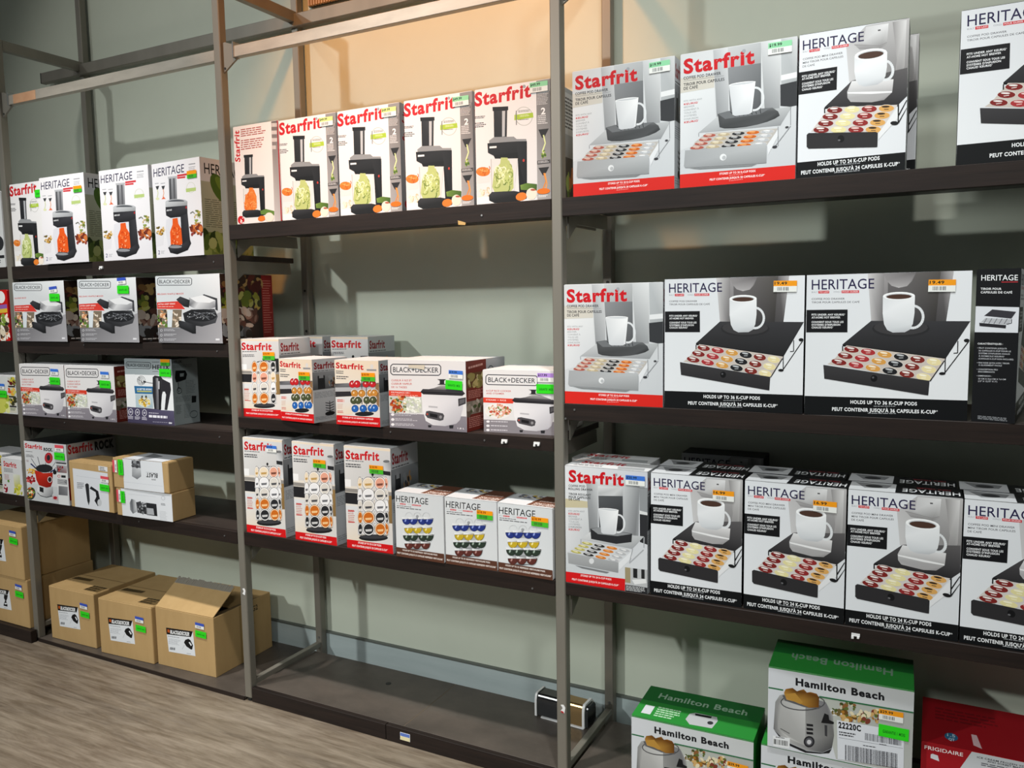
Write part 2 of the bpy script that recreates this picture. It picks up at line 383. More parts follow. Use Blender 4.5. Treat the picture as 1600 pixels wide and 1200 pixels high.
    def blobs(s, x0, y0, x1, y1, n, pal, r0, r1, ell=False):
        V = []; F = []; cs = []
        for i in range(n):
            for _ in range(20):
                cx = s.rnd.uniform(x0, x1); cy = s.rnd.uniform(y0, y1)
                if not ell or ((cx-(x0+x1)/2)/((x1-x0)/2))**2+((cy-(y0+y1)/2)/((y1-y0)/2))**2 < 1: break
            rx = s.rnd.uniform(r0, r1); ry = rx*s.rnd.uniform(0.4, 0.9); rot = s.rnd.uniform(0, 3.14); k = len(V); c = srgb(s.rnd.choice(pal))
            for j in range(8):
                t = j*math.pi/4; x, y = rx*math.cos(t), ry*math.sin(t)
                V.append(s.uv((cx+x*math.cos(rot)-y*math.sin(rot), cy+x*math.sin(rot)+y*math.cos(rot)))); cs.append(c)
            F.append(tuple(range(k, k+8)))
        V = np.array(V); b = (V[:, 0].min(), V[:, 1].min(), V[:, 0].max(), V[:, 1].max()); lay = 0
        for (bb, l) in s.boxes:
            if l >= lay and b[0] < bb[2] and bb[0] < b[2] and b[1] < bb[3] and bb[1] < b[3]: lay = l+1
        for i, f in enumerate(F):      # stagger so that overlapping blobs never share a plane
            s.shapes.append((np.clip(V[f[0]:f[0]+8], 0, 1), [tuple(range(8))], cs[f[0]:f[0]+8], lay+(i % 5)+i/(len(F)+1)*0.9))
        s.boxes.append((b, lay+6)); return s
    def strands(s, x0, y0, x1, y1, n, pal, wd):
        for i in range(n):
            cx = s.rnd.uniform(x0, x1); cy = s.rnd.uniform(y0, y1); r = s.rnd.uniform(.12, .34)*(x1-x0); a0 = s.rnd.uniform(0, 360)
            s.ring(cx, cy, r*s.rnd.uniform(.5, 1), r, wd*s.rnd.uniform(.7, 1.2), s.rnd.choice(pal), 7, a0, a0+s.rnd.uniform(110, 230))
        return s
    def pods(s, bl, br, fr, fl, pal, rows, k=1.0, base='#d8d2cc'):
        n = len(pal)
        for r in range(rows):
            tr = (r+0.5)/rows
            for cidx in range(n):
                tc = (cidx+0.5)/n
                def at(a_, b_):
                    x = (1-b_)*((1-a_)*bl[0]+a_*br[0])+b_*((1-a_)*fl[0]+a_*fr[0]); y = (1-b_)*((1-a_)*bl[1]+a_*br[1])+b_*((1-a_)*fl[1]+a_*fr[1]); return x, y
                x, y = at(tc, tr); ax = at(tc+0.5/n, tr); ay = at(tc, tr+0.5/rows)
                rx = abs(ax[0]-x)*0.92*k; ry = abs(ay[1]-y)*1.05*k; sl = math.degrees(math.atan2(ax[1]-x*0-y, ax[0]-x))
                c = pal[cidx]; rx *= 1.04; ry *= 1.02
                s.E(x, y, rx, ry, base, sl, 14); s.E(x, y+ry*0.03, rx*0.94, ry*0.9, c[0], sl, 14)
                s.E(x-rx*.1, y-ry*.42, rx*.5, ry*.26, c[1], sl, 10); s.P([(x-rx*.3, y+ry*.2), (x+rx*.3, y+ry*.16), (x+rx*.26, y+ry*.34), (x-rx*.26, y+ry*.38)], c[1])
        return s
    def mesh(s, w, h, place, name):
        V = []; F = []; col = []; e = 0.00004
        for (v, fs, cs, lay) in s.shapes:
            k = len(V); z = 0.00025+lay*e
            V += [place(p[0]*w, p[1]*h, z) for p in v]
            for f in fs:
                F.append(tuple(i+k for i in f)); col += [cs[i] for i in f]
        me = bpy.data.meshes.new(name); me.from_pydata(V, [], F)
        at = me.color_attributes.new('Col', 'FLOAT_COLOR', 'CORNER')
        arr = np.ones((len(col), 4), np.float32); arr[:, :3] = col; at.data.foreach_set('color', arr.ravel())
        me.materials.append(MATS['print']); return me

RED = '#c4151f'; NAVY = '#241f45'; BLK = '#17181a'; GRN = '#2fd51f'; INK = '#2b2c30'
def tagline(A, p0, p1, h):     # BUILT TO LAST | CONCU POUR DURER, slogan line under the name
    def at(t, dy=0): return (p0[0]+(p1[0]-p0[0])*t, p0[1]+(p1[1]-p0[1])*t+dy)
    A.P([at(.14, -h), at(.37, -h), at(.37, h*.35), at(.14, h*.35)], '#c8333c'); A.P([at(.63, -h), at(1, -h), at(1, h*.35), at(.63, h*.35)], '#c8333c')
    A.T('BUILT', at(0), at(.12), h*.7, '#8a8a92', 0); A.T('TO LAST', at(.16), at(.36), h*.7, '#f4e4e4', 0.01)
    A.T('CONÇU', at(.46), at(.61), h*.7, '#8a8a92', 0); A.T('POUR DURER', at(.65), at(.98), h*.7, '#f4e4e4', 0.01)
def starfrit(A, p0, p1, h, col=RED, up=None):
    A.T('Starfrit', p0, p1, h, col, 0.038, up)
def mug(A, x0, y0, x1, y1, hx, straight=True, coffee=False, rim=None, sl=0.0):
    wd = x1-x0; hh = y1-y0; cx = (x0+x1)/2; ro = math.degrees(math.atan(sl))
    q = lambda a_, b_: (x0+wd*a_, y0+hh*b_+(x0+wd*a_-cx)*sl)
    n = 20; V = []; hc = q(.97 if straight else .94, .56 if straight else .60); hy = hh*(.34 if straight else .29)
    pts = [(hc[0]+hx*math.cos(math.radians(t)), hc[1]+hy*math.sin(math.radians(t))) for t in range(-100, 116, 12)]
    A.L(pts, wd*.085, '#dfe2e5')
    if straight: A.P([q(0, .05), q(1, .03), q(.86, .95), q(.74, 1), q(.22, 1), q(.13, .95)], ['#d3d6d9', '#f4f5f6', '#e2e4e7', '#cbced2', '#c6c9cd', '#ccd0d4'])
    else: A.P([q(0, .05), q(1, .05), q(.995, .5), q(.95, .78), q(.86, .93), q(.70, 1), q(.32, 1), q(.15, .93), q(.05, .78), q(.0, .5)], ['#d9dcdf', '#eceef0', '#e6e8ea', '#d9dcdf', '#c6c9cd', '#b9bcc0', '#c3c6ca', '#ccd0d4', '#dcdfe2', '#e6e8eb'])
    ry = rim or hh*.05
    A.E(*q(.5, .045), wd*.5, ry, '#f4f5f6', ro)
    if coffee: A.E(*q(.5, .055), wd*.42, ry*.72, '#c3c6ca', ro); A.E(*q(.5, .065), wd*.39, ry*.60, '#4a342b', ro)
    else: A.E(*q(.5, .05), wd*.45, ry*.6, '#c9cdd1', ro)

def art_sf_drawer():
    A = Art([(18, 92), (683, 76), (668, 912), (5, 885)]); A.bg(['#c9cdd1', '#c4c8cc', '#d6d8da', '#cfd2d4'])
    A.P([(590, 76), (683, 76), (680, 340), (590, 345)], ['#b9bdc0', '#cfd1d2', '#a7abad', '#b0b4b6'])
    A.P([(590, 290), (683, 282), (683, 315), (590, 322)], '#e3e5e6'); A.P([(585, 345), (680, 335), (678, 480), (640, 482), (585, 470)], '#35373a')
    A.P([(10, 230), (210, 240), (210, 310), (8, 318)], '#cdc9bf')
    A.P([(8, 320), (210, 312), (215, 600), (8, 660)], ['#dfe2e4', '#d9dcde', '#c9ccd0', '#d6d9dc'])
    A.P([(205, 90), (290, 88), (290, 520), (225, 560)], ['#b4b7ba', '#d4d6d8', '#a2a5a8', '#85888b'])
    A.P([(288, 86), (478, 82), (475, 500), (300, 510)], ['#c4c7c9', '#b5b8ba', '#4b4d50', '#57595c'])
    A.P([(288, 205), (476, 203), (475, 500), (300, 510)], ['#8b8e91', '#75787b', '#4b4d50', '#57595c'])
    A.P([(476, 80), (590, 78), (580, 540), (500, 560)], ['#c9ccce', '#dfe1e2', '#8f9295', '#77797c'])
    A.P([(115, 568), (230, 482), (650, 482), (585, 585)], ['#a9acaf', '#c3c6c8', '#b5b8ba', '#8f9295'])
    A.P([(228, 470), (290, 460), (540, 474), (572, 500), (582, 526), (555, 541), (510, 554), (455, 563), (390, 568), (320, 567), (265, 561), (238, 550)], ['#4b4d4f', '#5c5e60', '#6d6f71', '#4b4d4f', '#37393b', '#2f3133', '#3d3f41', '#4b4d4f', '#37393b', '#2f3133', '#37393b', '#3d3f41'])
    A.P([(232, 472), (290, 462), (535, 474), (470, 503), (270, 505)], '#6d7073')
    for i in range(7): A.L([(300+i*28, 466), (330+i*24, 500)], 5, '#3b3d3f')
    mug(A, 293, 300, 445, 495, 48)
    A.P([(95, 620), (160, 575), (570, 600), (520, 690), (70, 660)], '#b9b5b0')
    A.pods((150, 578), (560, 602), (505, 695), (50, 662), [('#a9574a', '#e6d4c4'), ('#b8a88a', '#efe6cc'), ('#26272a', '#d8d8d8'), ('#c8641e', '#f0b070'), ('#b9bcc0', '#f2f2f2')], 4)
    A.P([(38, 662), (500, 684), (507, 700), (505, 797), (490, 797), (40, 768), (30, 755)], ['#a3a6a9', '#b6b9bb', '#a6a9ac', '#8f9294', '#8f9294', '#9a9da0', '#a0a3a6'])
    A.P([(60, 772), (450, 796), (420, 806), (120, 786)], '#85888a'); A.E(257, 731, 19, 20, '#e4e6e8'); A.E(262, 735, 11, 12, '#b5b8bb')
    A.P([(510, 690), (572, 605), (575, 640), (515, 750)], '#e0e2e5')
    for l in ([(572, 590), (572, 705)], [(643, 485), (643, 590)], [(552, 708), (643, 596)], [(118, 570), (118, 590)]): A.L(l, 4, '#8b8e92')
    A.E(553, 708, 14, 8, '#3b3c40'); A.E(622, 600, 10, 6, '#3b3c40')
    starfrit(A, (35, 205), (440, 197), 82); A.E(380, 119, 11, 11, '#9da0a6')
    A.T('COFFEE POD DRAWER', (34, 241), (248, 239), 17, INK, 0.02); A.L([(34, 249), (265, 248)], 2, '#7d7f82')
    A.T('TIROIR POUR CAPSULES', (34, 279), (268, 277), 17, INK, 0.02); A.T('DE CAFÉ', (34, 302), (115, 301), 17, INK, 0.02)
    for i, (t_, x) in enumerate((('FITS WITH ANY', 140), ('KEURIG™', 112), ('BREWER', 95), ('CONVIENT À', 120), ('TOUS LES', 105), ('SYSTÈMES', 106), ("D'INFUSION", 115), ('KEURIG™', 112))):
        A.T(t_, (34, 374+i*18), (x, 373+i*18), 11, RED if 'KEU' in t_ else '#8d9094', 0.03 if 'KEU' in t_ else 0)
    A.P([(0, 803), (672, 830), (668, 912), (5, 885)], '#d4251d')
    A.T('STORES UP TO 30 K-CUP® PODS', (235, 834), (442, 842), 12, '#f6ecec', 0.025); A.T("PEUT CONTENIR JUSQU'À 30 CAPSULES K-CUP®", (178, 862), (490, 874), 12, '#f6ecec', 0.025)
    A.micro(290, 844, 375, 849, 1, '#eaa9a4'); A.micro(290, 876, 375, 881, 1, '#eaa9a4'); return A

def art_h36():
    A = Art([(685, 76), (1595, 46), (1583, 960), (673, 915)]); A.bg(['#e3e6e9', '#e6e8eb', '#dfe2e6', '#d9dce0'])
    A.P([(1018, 66), (1492, 50), (1455, 352), (1380, 470), (1045, 410)], ['#a8a5a6', '#6a6768', '#2d2c2e', '#252427', '#5f5c5e'])
    A.P([(1018, 66), (1110, 62), (1105, 420), (1045, 410)], ['#c9c7c8', '#8d8a8b', '#5d5b5c', '#b4b1b2'])
    A.P([(1130, 62), (1420, 52), (1390, 465), (1130, 425)], ['#6e6b6c', '#55524f', '#1f1e20', '#2c2b2d'])
    A.P([(1420, 52), (1492, 50), (1452, 350), (1390, 465)], ['#6b6869', '#b1aeaf', '#4b494a', '#2d2c2e'])
    A.P([(1105, 63), (1285, 57), (1262, 110), (1235, 140), (1190, 150), (1150, 138), (1120, 105)], ['#8f8c8d', '#6b6869', '#7e7b7c', '#a5a2a3', '#bdbabb', '#a5a2a3', '#918e8f'])
    A.P([(883, 490), (1040, 348), (1590, 350), (1460, 572)], ['#2a2a2c', '#3a3a3d', '#37373a', '#232325'])
    A.P([(883, 490), (1460, 572), (1458, 584), (884, 502)], '#111214')
    A.E(1205, 395, 160, 52, '#2a2a2c'); A.E(1205, 388, 150, 46, '#3c3b3d')
    mug(A, 1103, 188, 1280, 418, 58, False, True, 24, -0.02)
    A.P([(830, 590), (905, 496), (1455, 578), (1372, 712), (800, 610)], '#c9bfb6')
    A.pods((905, 495), (1452, 580), (1370, 722), (800, 606), [('#7d2422', '#e9e2de'), ('#a83236', '#e6c4c0'), ('#d39a4c', '#f2e6cc'), ('#1e1f22', '#b9bcbf'), ('#7b2b25', '#ece4de'), ('#e6d8a4', '#f6f0d8')], 3)
    A.P([(778, 614), (1370, 712), (1364, 802), (1350, 800), (784, 698)], ['#3a393b', '#333234', '#2a292b', '#2a292b', '#302f31']); A.E(1060, 697, 19, 21, '#121214'); A.E(1055, 692, 6, 6, '#55565a')
    for l in ([(884, 500), (884, 530)], [(1455, 580), (1455, 668), (1425, 668)], [(1523, 470), (1523, 543), (1500, 545)], [(1450, 670), (1585, 470)], [(1372, 715), (1450, 590)]): A.L(l, 6, '#1c1c1e')
    A.E(1440, 668, 18, 9, '#19191b'); A.E(1572, 467, 16, 11, '#19191b')
    A.T('HERITAGE', (712, 162), (1055, 154), 60, NAVY, 0.004); tagline(A, (712, 181), (972, 177), 12)
    A.T('COFFEE POD DRAWER', (712, 223), (893, 221), 11, '#3c3d44', 0.006); A.T('TIROIR POUR CAPSULES DE CAFÉ', (712, 243), (975, 240), 11, '#3c3d44', 0.006)
    A.P([(684, 283), (910, 280), (910, 418), (682, 418)], '#141518')
    for t_, y, x in (('FITS UNDER ANY KEURIG®', 317, 890), ('AT-HOME HOT BREWER', 334, 870), ('CONVIENT SOUS TOUS LES', 361, 888), ("SYSTÈMES D'INFUSION", 378, 870), ('CHAUD KEURIG®', 394, 826)):
        A.T(t_, (712, y), (x, y-1), 11, '#eceef0', 0.025)
    A.P([(675, 803), (1590, 834), (1583, 960), (673, 915)], '#0f1113')
    A.T('HOLDS UP TO 36 K-CUP® PODS', (930, 851), (1302, 864), 21, '#eef0f2', 0.03); A.T("PEUT CONTENIR JUSQU'À 36 CAPSULES K-CUP®", (828, 894), (1408, 915), 21, '#eef0f2', 0.03)
    A.micro(1060, 866, 1190, 874, 1, '#9fa2a6'); A.micro(1028, 908, 1198, 917, 1, '#9fa2a6', 0.02); return A

def art_h24():
    A = Art([(98, 232), (798, 113), (780, 1095), (80, 1160)]); A.bg(['#e3e6ea', '#dcdfe3', '#d9dce0', '#dfe2e6'])
    A.P([(395, 300), (520, 165), (798, 113), (792, 560), (720, 560), (415, 525)], ['#c0bfc0', '#b4b3b4', '#b9b7b7', '#6d6b6b', '#8d8b8b', '#c9c8c9'])
    A.P([(690, 140), (780, 125), (770, 420), (735, 555), (700, 555), (720, 380)], ['#8f8d8d', '#d6d5d5', '#a3a1a1', '#6d6b6b', '#8d8b8b', '#a3a1a1'])
    A.P([(520, 172), (665, 148), (655, 282), (610, 310), (480, 318), (446, 286), (505, 268)], ['#c9c9ca', '#dededf', '#9f9e9e', '#858484', '#918f90', '#a9a8a9', '#c3c3c4'])
    A.L([(446, 288), (610, 292), (655, 270)], 4, '#8d8b8b'); A.P([(597, 190), (614, 187), (614, 196), (597, 199)], '#4a4a4c')
    A.P([(258, 690), (432, 518), (788, 430), (797, 612), (735, 668)], ['#2f2e30', '#4b494b', '#5c5a5b', '#3a393b', '#29282a'])
    A.P([(258, 690), (735, 668), (735, 680), (258, 702)], '#111214')
    A.P([(402, 590), (432, 520), (700, 505), (692, 590), (640, 640), (560, 656), (425, 655), (405, 630)], ['#b9b8b9', '#e2e2e3', '#dddcdd', '#a8a6a7', '#8f8d8e', '#a3a1a2', '#b1afb0', '#a9a8a9'])
    A.P([(405, 592), (690, 582), (690, 592), (560, 602), (405, 602)], '#e9e9ea')
    mug(A, 448, 338, 658, 548, 50, False, True, 36, -0.16)
    A.P([(170, 850), (285, 692), (728, 670), (615, 850)], '#d2ccc8')
    A.pods((282, 690), (725, 668), (615, 855), (165, 860), [('#7b2422', '#ece6e2'), ('#e2d9a0', '#f4efd4'), ('#8f2b2b', '#e6c8c2'), ('#d8a45c', '#2d2420')], 4)
    A.P([(142, 872), (155, 860), (590, 848), (602, 856), (600, 945), (590, 948), (155, 962), (142, 950)], '#2d2c2e'); A.E(364, 895, 22, 24, '#131315'); A.E(352, 905, 8, 6, '#6a6a6d')
    A.P([(602, 860), (728, 690), (730, 760), (640, 860), (606, 900)], '#e4e5e7')
    for l in ([(258, 695), (258, 730)], [(733, 668), (733, 790), (690, 792)], [(788, 640), (735, 740)], [(733, 790), (790, 690)]): A.L(l, 8, '#1d1d1f')
    A.E(708, 790, 26, 13, '#19191b')
    A.T('HERITAGE', (118, 326), (508, 262), 62, NAVY, 0.004); tagline(A, (118, 342), (410, 294), 13)
    A.T('COFFEE POD MINI DRAWER', (118, 391), (372, 346), 13, '#3c3d44', 0.006); A.T('MINI TIROIR POUR CAPSULES', (118, 414), (376, 368), 13, '#3c3d44', 0.006); A.T('DE CAFÉ', (116, 437), (193, 424), 13, '#3c3d44', 0.006)
    A.P([(93, 469), (338, 428), (335, 577), (91, 613)], '#141518')
    for t_, a_, b_ in (('FITS UNDER ANY KEURIG®', (112, 501), (319, 466)), ('AT-HOME HOT BREWER', (112, 518), (295, 487)), ('CONVIENT SOUS TOUS LES', (112, 549), (313, 514)), ("SYSTÈMES D'INFUSION", (112, 567), (292, 536)), ('CHAUD KEURIG®', (112, 587), (239, 566))):
        A.T(t_, a_, b_, 13, '#eceef0', 0.025)
    A.P([(82, 1054), (782, 978), (780, 1095), (80, 1160)], '#0f1113')
    A.T('HOLDS UP TO 24 K-CUP® PODS', (213, 1075), (615, 1030), 24, '#eef0f2', 0.03); A.T("PEUT CONTENIR JUSQU'À 24 CAPSULES K-CUP®", (106, 1133), (734, 1067), 24, '#eef0f2', 0.03)
    A.micro(325, 1067, 500, 1076, 1, '#9fa2a6', -0.1); A.micro(320, 1116, 500, 1126, 1, '#9fa2a6', -0.1); return A

def art_h24_top(rev=True):
    A = Art(); A.bg('#d8dadd'); A.P([(42, 0), (100, 0), (100, 100), (42, 100)], '#121316')
    A.P([(4, 10), (38, 20), (34, 60), (14, 72)], '#8b8d90'); A.E(22, 45, 8, 18, '#3a3b3e')
    A.T('HERITAGE', (98, 40), (48, 40), 0, '#e6e8ea', 0.01, up=(98, 80)) ; A.T('MINI TIROIR', (90, 18), (60, 18), 0, '#b94048', 0, up=(90, 30)); return A

def art_sf_roll():
    A = Art([(65, 122), (657, 185), (650, 1055), (62, 965)]); A.bg(['#c6cacd', '#d6d9dc', '#c9ccd3', '#dcdee0'])
    A.P([(600, 290), (657, 295), (655, 470), (600, 455)], '#8f9396'); A.P([(600, 480), (655, 490), (653, 700), (600, 680)], '#2d2e31'); A.P([(600, 455), (655, 470), (655, 490), (600, 480)], '#d9dbdc')
    A.P([(65, 360), (230, 385), (230, 430), (64, 425)], '#c4bb9c'); A.P([(64, 428), (230, 432), (245, 640), (64, 760)], ['#dcdee0', '#d2d5d7', '#c2c5c8', '#d4d6d9'])
    A.P([(218, 230), (300, 245), (300, 600), (238, 635)], ['#a2a5a8', '#c9ccce', '#8d9093', '#77797c'])
    A.P([(300, 240), (482, 268), (480, 600), (310, 600)], ['#d4d6d8', '#bfc2c4', '#3b3d40', '#47494c']); A.P([(303, 275), (480, 285), (478, 345), (390, 355), (305, 330)], ['#dcdee0', '#c9cbcd', '#a5a8aa', '#c9cbcd', '#b4b7b9'])
    A.P([(306, 345), (480, 350), (480, 590), (312, 590)], ['#55585b', '#4b4e51', '#232427', '#2c2d30'])
    A.P([(482, 235), (602, 255), (590, 660), (560, 675), (482, 640)], ['#c9ccce', '#8f9295', '#9a9da0', '#77797c', '#a2a5a8'])
    A.P([(175, 655), (250, 600), (630, 640), (545, 728)], ['#c6c8ca', '#d4d6d8', '#b9bcbe', '#9fa2a5'])
    A.P([(245, 580), (320, 570), (545, 620), (540, 680), (430, 692), (250, 655)], '#2a2b2e'); A.P([(250, 582), (320, 570), (540, 622), (440, 636), (300, 620)], '#8a8d90')
    mug(A, 305, 436, 450, 622, 46, sl=0.09)
    A.pods((190, 668), (545, 735), (440, 830), (80, 748), [('#b4ac5c', '#eee9c0'), ('#26272a', '#dadada'), ('#d07a2c', '#f0b478'), ('#b4b6ba', '#f2f2f2')], 4)
    A.P([(78, 752), (445, 825), (443, 900), (430, 898), (82, 830)], ['#a9abad', '#a2a4a6', '#8d8f91', '#8d8f91', '#9a9c9e']); A.E(251, 815, 18, 21, '#d6d8da')
    A.P([(130, 845), (380, 895), (360, 905), (180, 868)], '#77797c'); A.P([(447, 830), (540, 745), (545, 790), (450, 880)], '#dfe1e4')
    for l in ([(175, 655), (175, 690)], [(548, 728), (524, 830)], [(630, 645), (628, 720)], [(524, 830), (625, 735)]): A.L(l, 7, '#a9acb0')
    starfrit(A, (92, 237), (490, 275), 82); A.E(435, 197, 9, 10, '#9da0a6')
    for t_, p, q_ in (('COFFEE POD', (90, 275), (210, 283)), ('ROLLING DRAWER', (90, 297), (264, 309)), ('TIROIR ROULANT', (90, 334), (252, 346)), ('POUR CAPSULES', (90, 355), (247, 367)), ('DE CAFÉ', (90, 372), (170, 378))): A.T(t_, p, q_, 15, INK, 0.02)
    for i, (t_, x) in enumerate((('FITS WITH ANY', 205), ('KEURIG™', 165), ('BREWER', 150), ('CONVIENT À', 185), ('TOUS LES', 160), ('SYSTÈMES', 170), ("D'INFUSION", 180), ('KEURIG™', 165))):
        A.T(t_, (87, 457+i*19), (x, 463+i*19), 13, RED if 'KEU' in t_ else '#8d9094', 0.03 if 'KEU' in t_ else 0)
    A.P([(62, 890), (492, 945), (490, 1033), (62, 965)], '#d0161a')
    A.T('STORES UP TO 24 K-CUP® PODS', (170, 925), (393, 955), 13, '#f6ecec', 0.025); A.T("PEUT CONTENIR JUSQU'À 24 CAPSULES K-CUP®", (107, 952), (440, 998), 13, '#f6ecec', 0.025)
    A.P([(492, 860), (655, 880), (650, 1005), (492, 985)], '#b7b9bb'); A.P([(492, 860), (530, 865), (530, 975), (492, 970)], '#9b8f6f'); A.P([(550, 868), (580, 872), (580, 940), (550, 935)], '#1f2022'); A.P([(608, 875), (632, 878), (632, 945), (608, 942)], '#242527')
    A.P([(540, 950), (640, 945), (645, 975), (560, 985)], '#e2e3e4'); A.P([(492, 985), (650, 1008), (650, 1055), (492, 1033)], '#26272a'); A.micro(498, 992, 640, 1030, 4, '#c9cbcd', 0.14); return A
def art_sf_roll_top():
    A = Art(); A.bg('#dfe0e1'); starfrit(A, (12, 50), (66, 50), 36); A.P([(60, 60), (92, 58), (95, 92), (64, 95)], '#a9acae'); A.micro(8, 62, 45, 92, 3, '#5c5e62'); return A

def spiralizer(A, ox=0, oy=0, k=1.0, jar='#b9c47c', pal=('#dfe6ac', '#c3d07e', '#8fa050', '#eef0cc', '#6f8440')):
    def q(x, y): return (ox+x*k, oy+y*k)
    def Pq(pts, col): A.P([q(*p) for p in pts], col)
    Pq([(118, 20), (210, 10), (208, 225), (122, 232)], ['#2a2b2e', '#3d3e42', '#27282b', '#1f2023']); Pq([(175, 35), (195, 33), (194, 222), (176, 224)], '#b9bcc0'); Pq([(110, 8), (215, 0), (216, 28), (112, 38)], '#1d1e21')
    Pq([(88, 255), (122, 228), (255, 222), (275, 240), (340, 238), (345, 262), (90, 280)], '#8d9093')
    Pq([(78, 275), (270, 258), (345, 255), (352, 680), (300, 690), (285, 400), (130, 372), (82, 345)], ['#1d1e21', '#28292c', '#1f2023', '#17181a', '#1d1e21', '#121315', '#1a1b1e', '#232427'])
    Pq([(120, 365), (285, 340), (285, 400), (130, 390)], '#17181a'); Pq([(92, 298), (140, 294), (140, 308), (92, 313)], '#e6e8ea')
    Pq([(100, 390), (285, 385), (262, 640), (110, 650)], '#dedddb'); Pq([(100, 392), (106, 392), (112, 640), (108, 640)], '#b9b8b6'); Pq([(170, 380), (215, 380), (225, 470), (160, 470)], jar)
    x0, y0 = q(120, 430); x1, y1 = q(250, 630)
    A.P([q(125, 480), q(175, 410), q(225, 400), q(255, 480), q(258, 610), q(235, 640), q(130, 645), q(112, 600)], jar)
    A.strands(x0+10*k, y0+14*k, x1-10*k, y1-14*k, 34, list(pal), 8*k)
    Pq([(90, 665), (110, 640), (262, 632), (350, 650), (350, 690), (300, 712), (130, 725), (92, 705)], ['#26272a', '#3a3b3f', '#2d2e31', '#1c1d1f', '#121315', '#17181a', '#1b1c1e', '#1f2022'])
    x, y = q(325, 400); A.E(x, y, 7*k, 11*k, '#c23a30')
def art_sf_spiral(strip=True):
    A = Art([(692, 195), (1180, 95), (1205, 972), (707, 1015)]); A.bg(['#e4e2e2', '#dfdddd', '#e9e8e8', '#e6e5e6'])
    A.E(745, 790, 55, 22, '#e8e6e4'); A.P([(700, 795), (800, 790), (790, 850), (712, 858)], '#dedcda'); A.E(748, 772, 46, 34, '#dd7a2c'); A.strands(715, 745, 785, 790, 16, ['#e8903e', '#c9641c', '#f0a860'], 6)
    A.strands(728, 868, 796, 945, 20, ['#e9dcc0', '#d2bf96', '#f1e8d2'], 8); A.P([(709, 960), (1105, 930), (1107, 984), (709, 1013)], '#f1f0f0')
    spiralizer(A, 700, 300, 0.97)
    A.P([(995, 870), (1040, 855), (1107, 862), (1107, 910), (1000, 905)], ['#7f9a48', '#5d7d30', '#47662a', '#3f5c26', '#6d8a3c']); A.E(1003, 955, 38, 30, '#e07e2e', -20); A.E(1072, 935, 36, 44, '#efe2d2'); A.E(1082, 905, 18, 8, '#b0604a')
    starfrit(A, (692, 306), (1058, 224), 92); A.E(1012, 156, 10, 12, '#9da0a6')
    A.micro(692, 378, 765, 398, 2, '#4b4c50', -0.12, 0.6); A.micro(692, 424, 770, 462, 3, '#4b4c50', -0.12, 0.55)
    A.ring(1013, 368, 58, 68, 4, '#b4b6b0', 24); A.P([(950, 360), (1072, 340), (1076, 375), (950, 398)], '#a8c43a'); A.micro(975, 328, 1055, 346, 2, '#77796f', -0.12); A.micro(975, 392, 1050, 402, 1, '#77796f', -0.1); A.micro(985, 362, 1055, 378, 2, '#dfe8b4', -0.15); A.L([(962, 330), (964, 432)], 6, '#77787a')
    if strip:
        A.P([(1092, 192), (1184, 180), (1205, 972), (1112, 980)], ['#7d7b7b', '#6e6c6c', '#9d9b9b', '#a9a7a7']); A.P([(1090, 115), (1180, 95), (1184, 180), (1092, 192)], '#8d8b8b'); A.micro(1098, 196, 1178, 290, 9, '#cfcdcd', -0.13, 0.4)
        A.T('2', (1125, 352), (1155, 348), 46, '#f2f0f0', 0.03); A.micro(1104, 362, 1178, 428, 5, '#dad8d8', -0.1, 0.5)
        A.P([(1110, 462), (1180, 452), (1150, 520), (1135, 522)], '#2a2a2c'); A.L([(1145, 500), (1158, 560), (1140, 620), (1160, 660)], 9, '#dde4a4'); A.blobs(1135, 610, 1172, 668, 12, ['#7d963c', '#a9bd5c', '#4d6a26'], 6, 12)
        A.P([(1105, 690), (1194, 678), (1195, 706), (1106, 718)], '#4b494a'); A.micro(1112, 694, 1188, 712, 2, '#d4d2d2', -0.12)
        A.P([(1115, 742), (1188, 733), (1160, 795), (1145, 797)], '#2a2a2c'); A.L([(1152, 780), (1168, 840), (1148, 900)], 8, '#dd8a3c'); A.L([(1160, 780), (1175, 860), (1165, 910)], 7, '#e79c50'); A.E(1153, 915, 45, 22, '#e07420', -5); A.micro(1118, 945, 1185, 965, 2, '#ececec', -0.06)
    return A
def art_sf_spiral_side():
    A = Art([(112, 455), (432, 412), (460, 1125), (138, 1155)]); A.bg('#e6e2e0')
    A.P([(385, 418), (432, 412), (460, 1125), (408, 1130)], ['#6b6362', '#6f6766', '#b7b1af', '#c4bebc']); A.micro(388, 430, 428, 640, 4, '#cfc9c6', 0)
    A.P([(425, 413), (434, 411), (462, 1125), (452, 1126)], '#a3141c')
    A.T('Starfrit', (162, 702), (156, 478), 0, RED, 0.03, up=(126, 700))
    A.micro(168, 470, 372, 530, 4, '#a34a44', -0.13, 0.45); A.micro(168, 548, 375, 625, 5, '#a34a44', -0.13, 0.45)
    spiralizer(A, 118, 648, 0.63, '#e07a30', ('#ee8a3e', '#d9641c', '#f2a060'))
    A.P([(305, 1055), (345, 1040), (405, 1055), (405, 1085), (310, 1080)], '#5f8236'); A.E(315, 1110, 28, 20, '#e0782a', -15); A.E(370, 1100, 32, 34, '#efe0d0')
    A.E(165, 1122, 24, 30, '#c4151f'); A.blobs(148, 1100, 182, 1150, 7, ['#f2dcd8'], 5, 8); return A
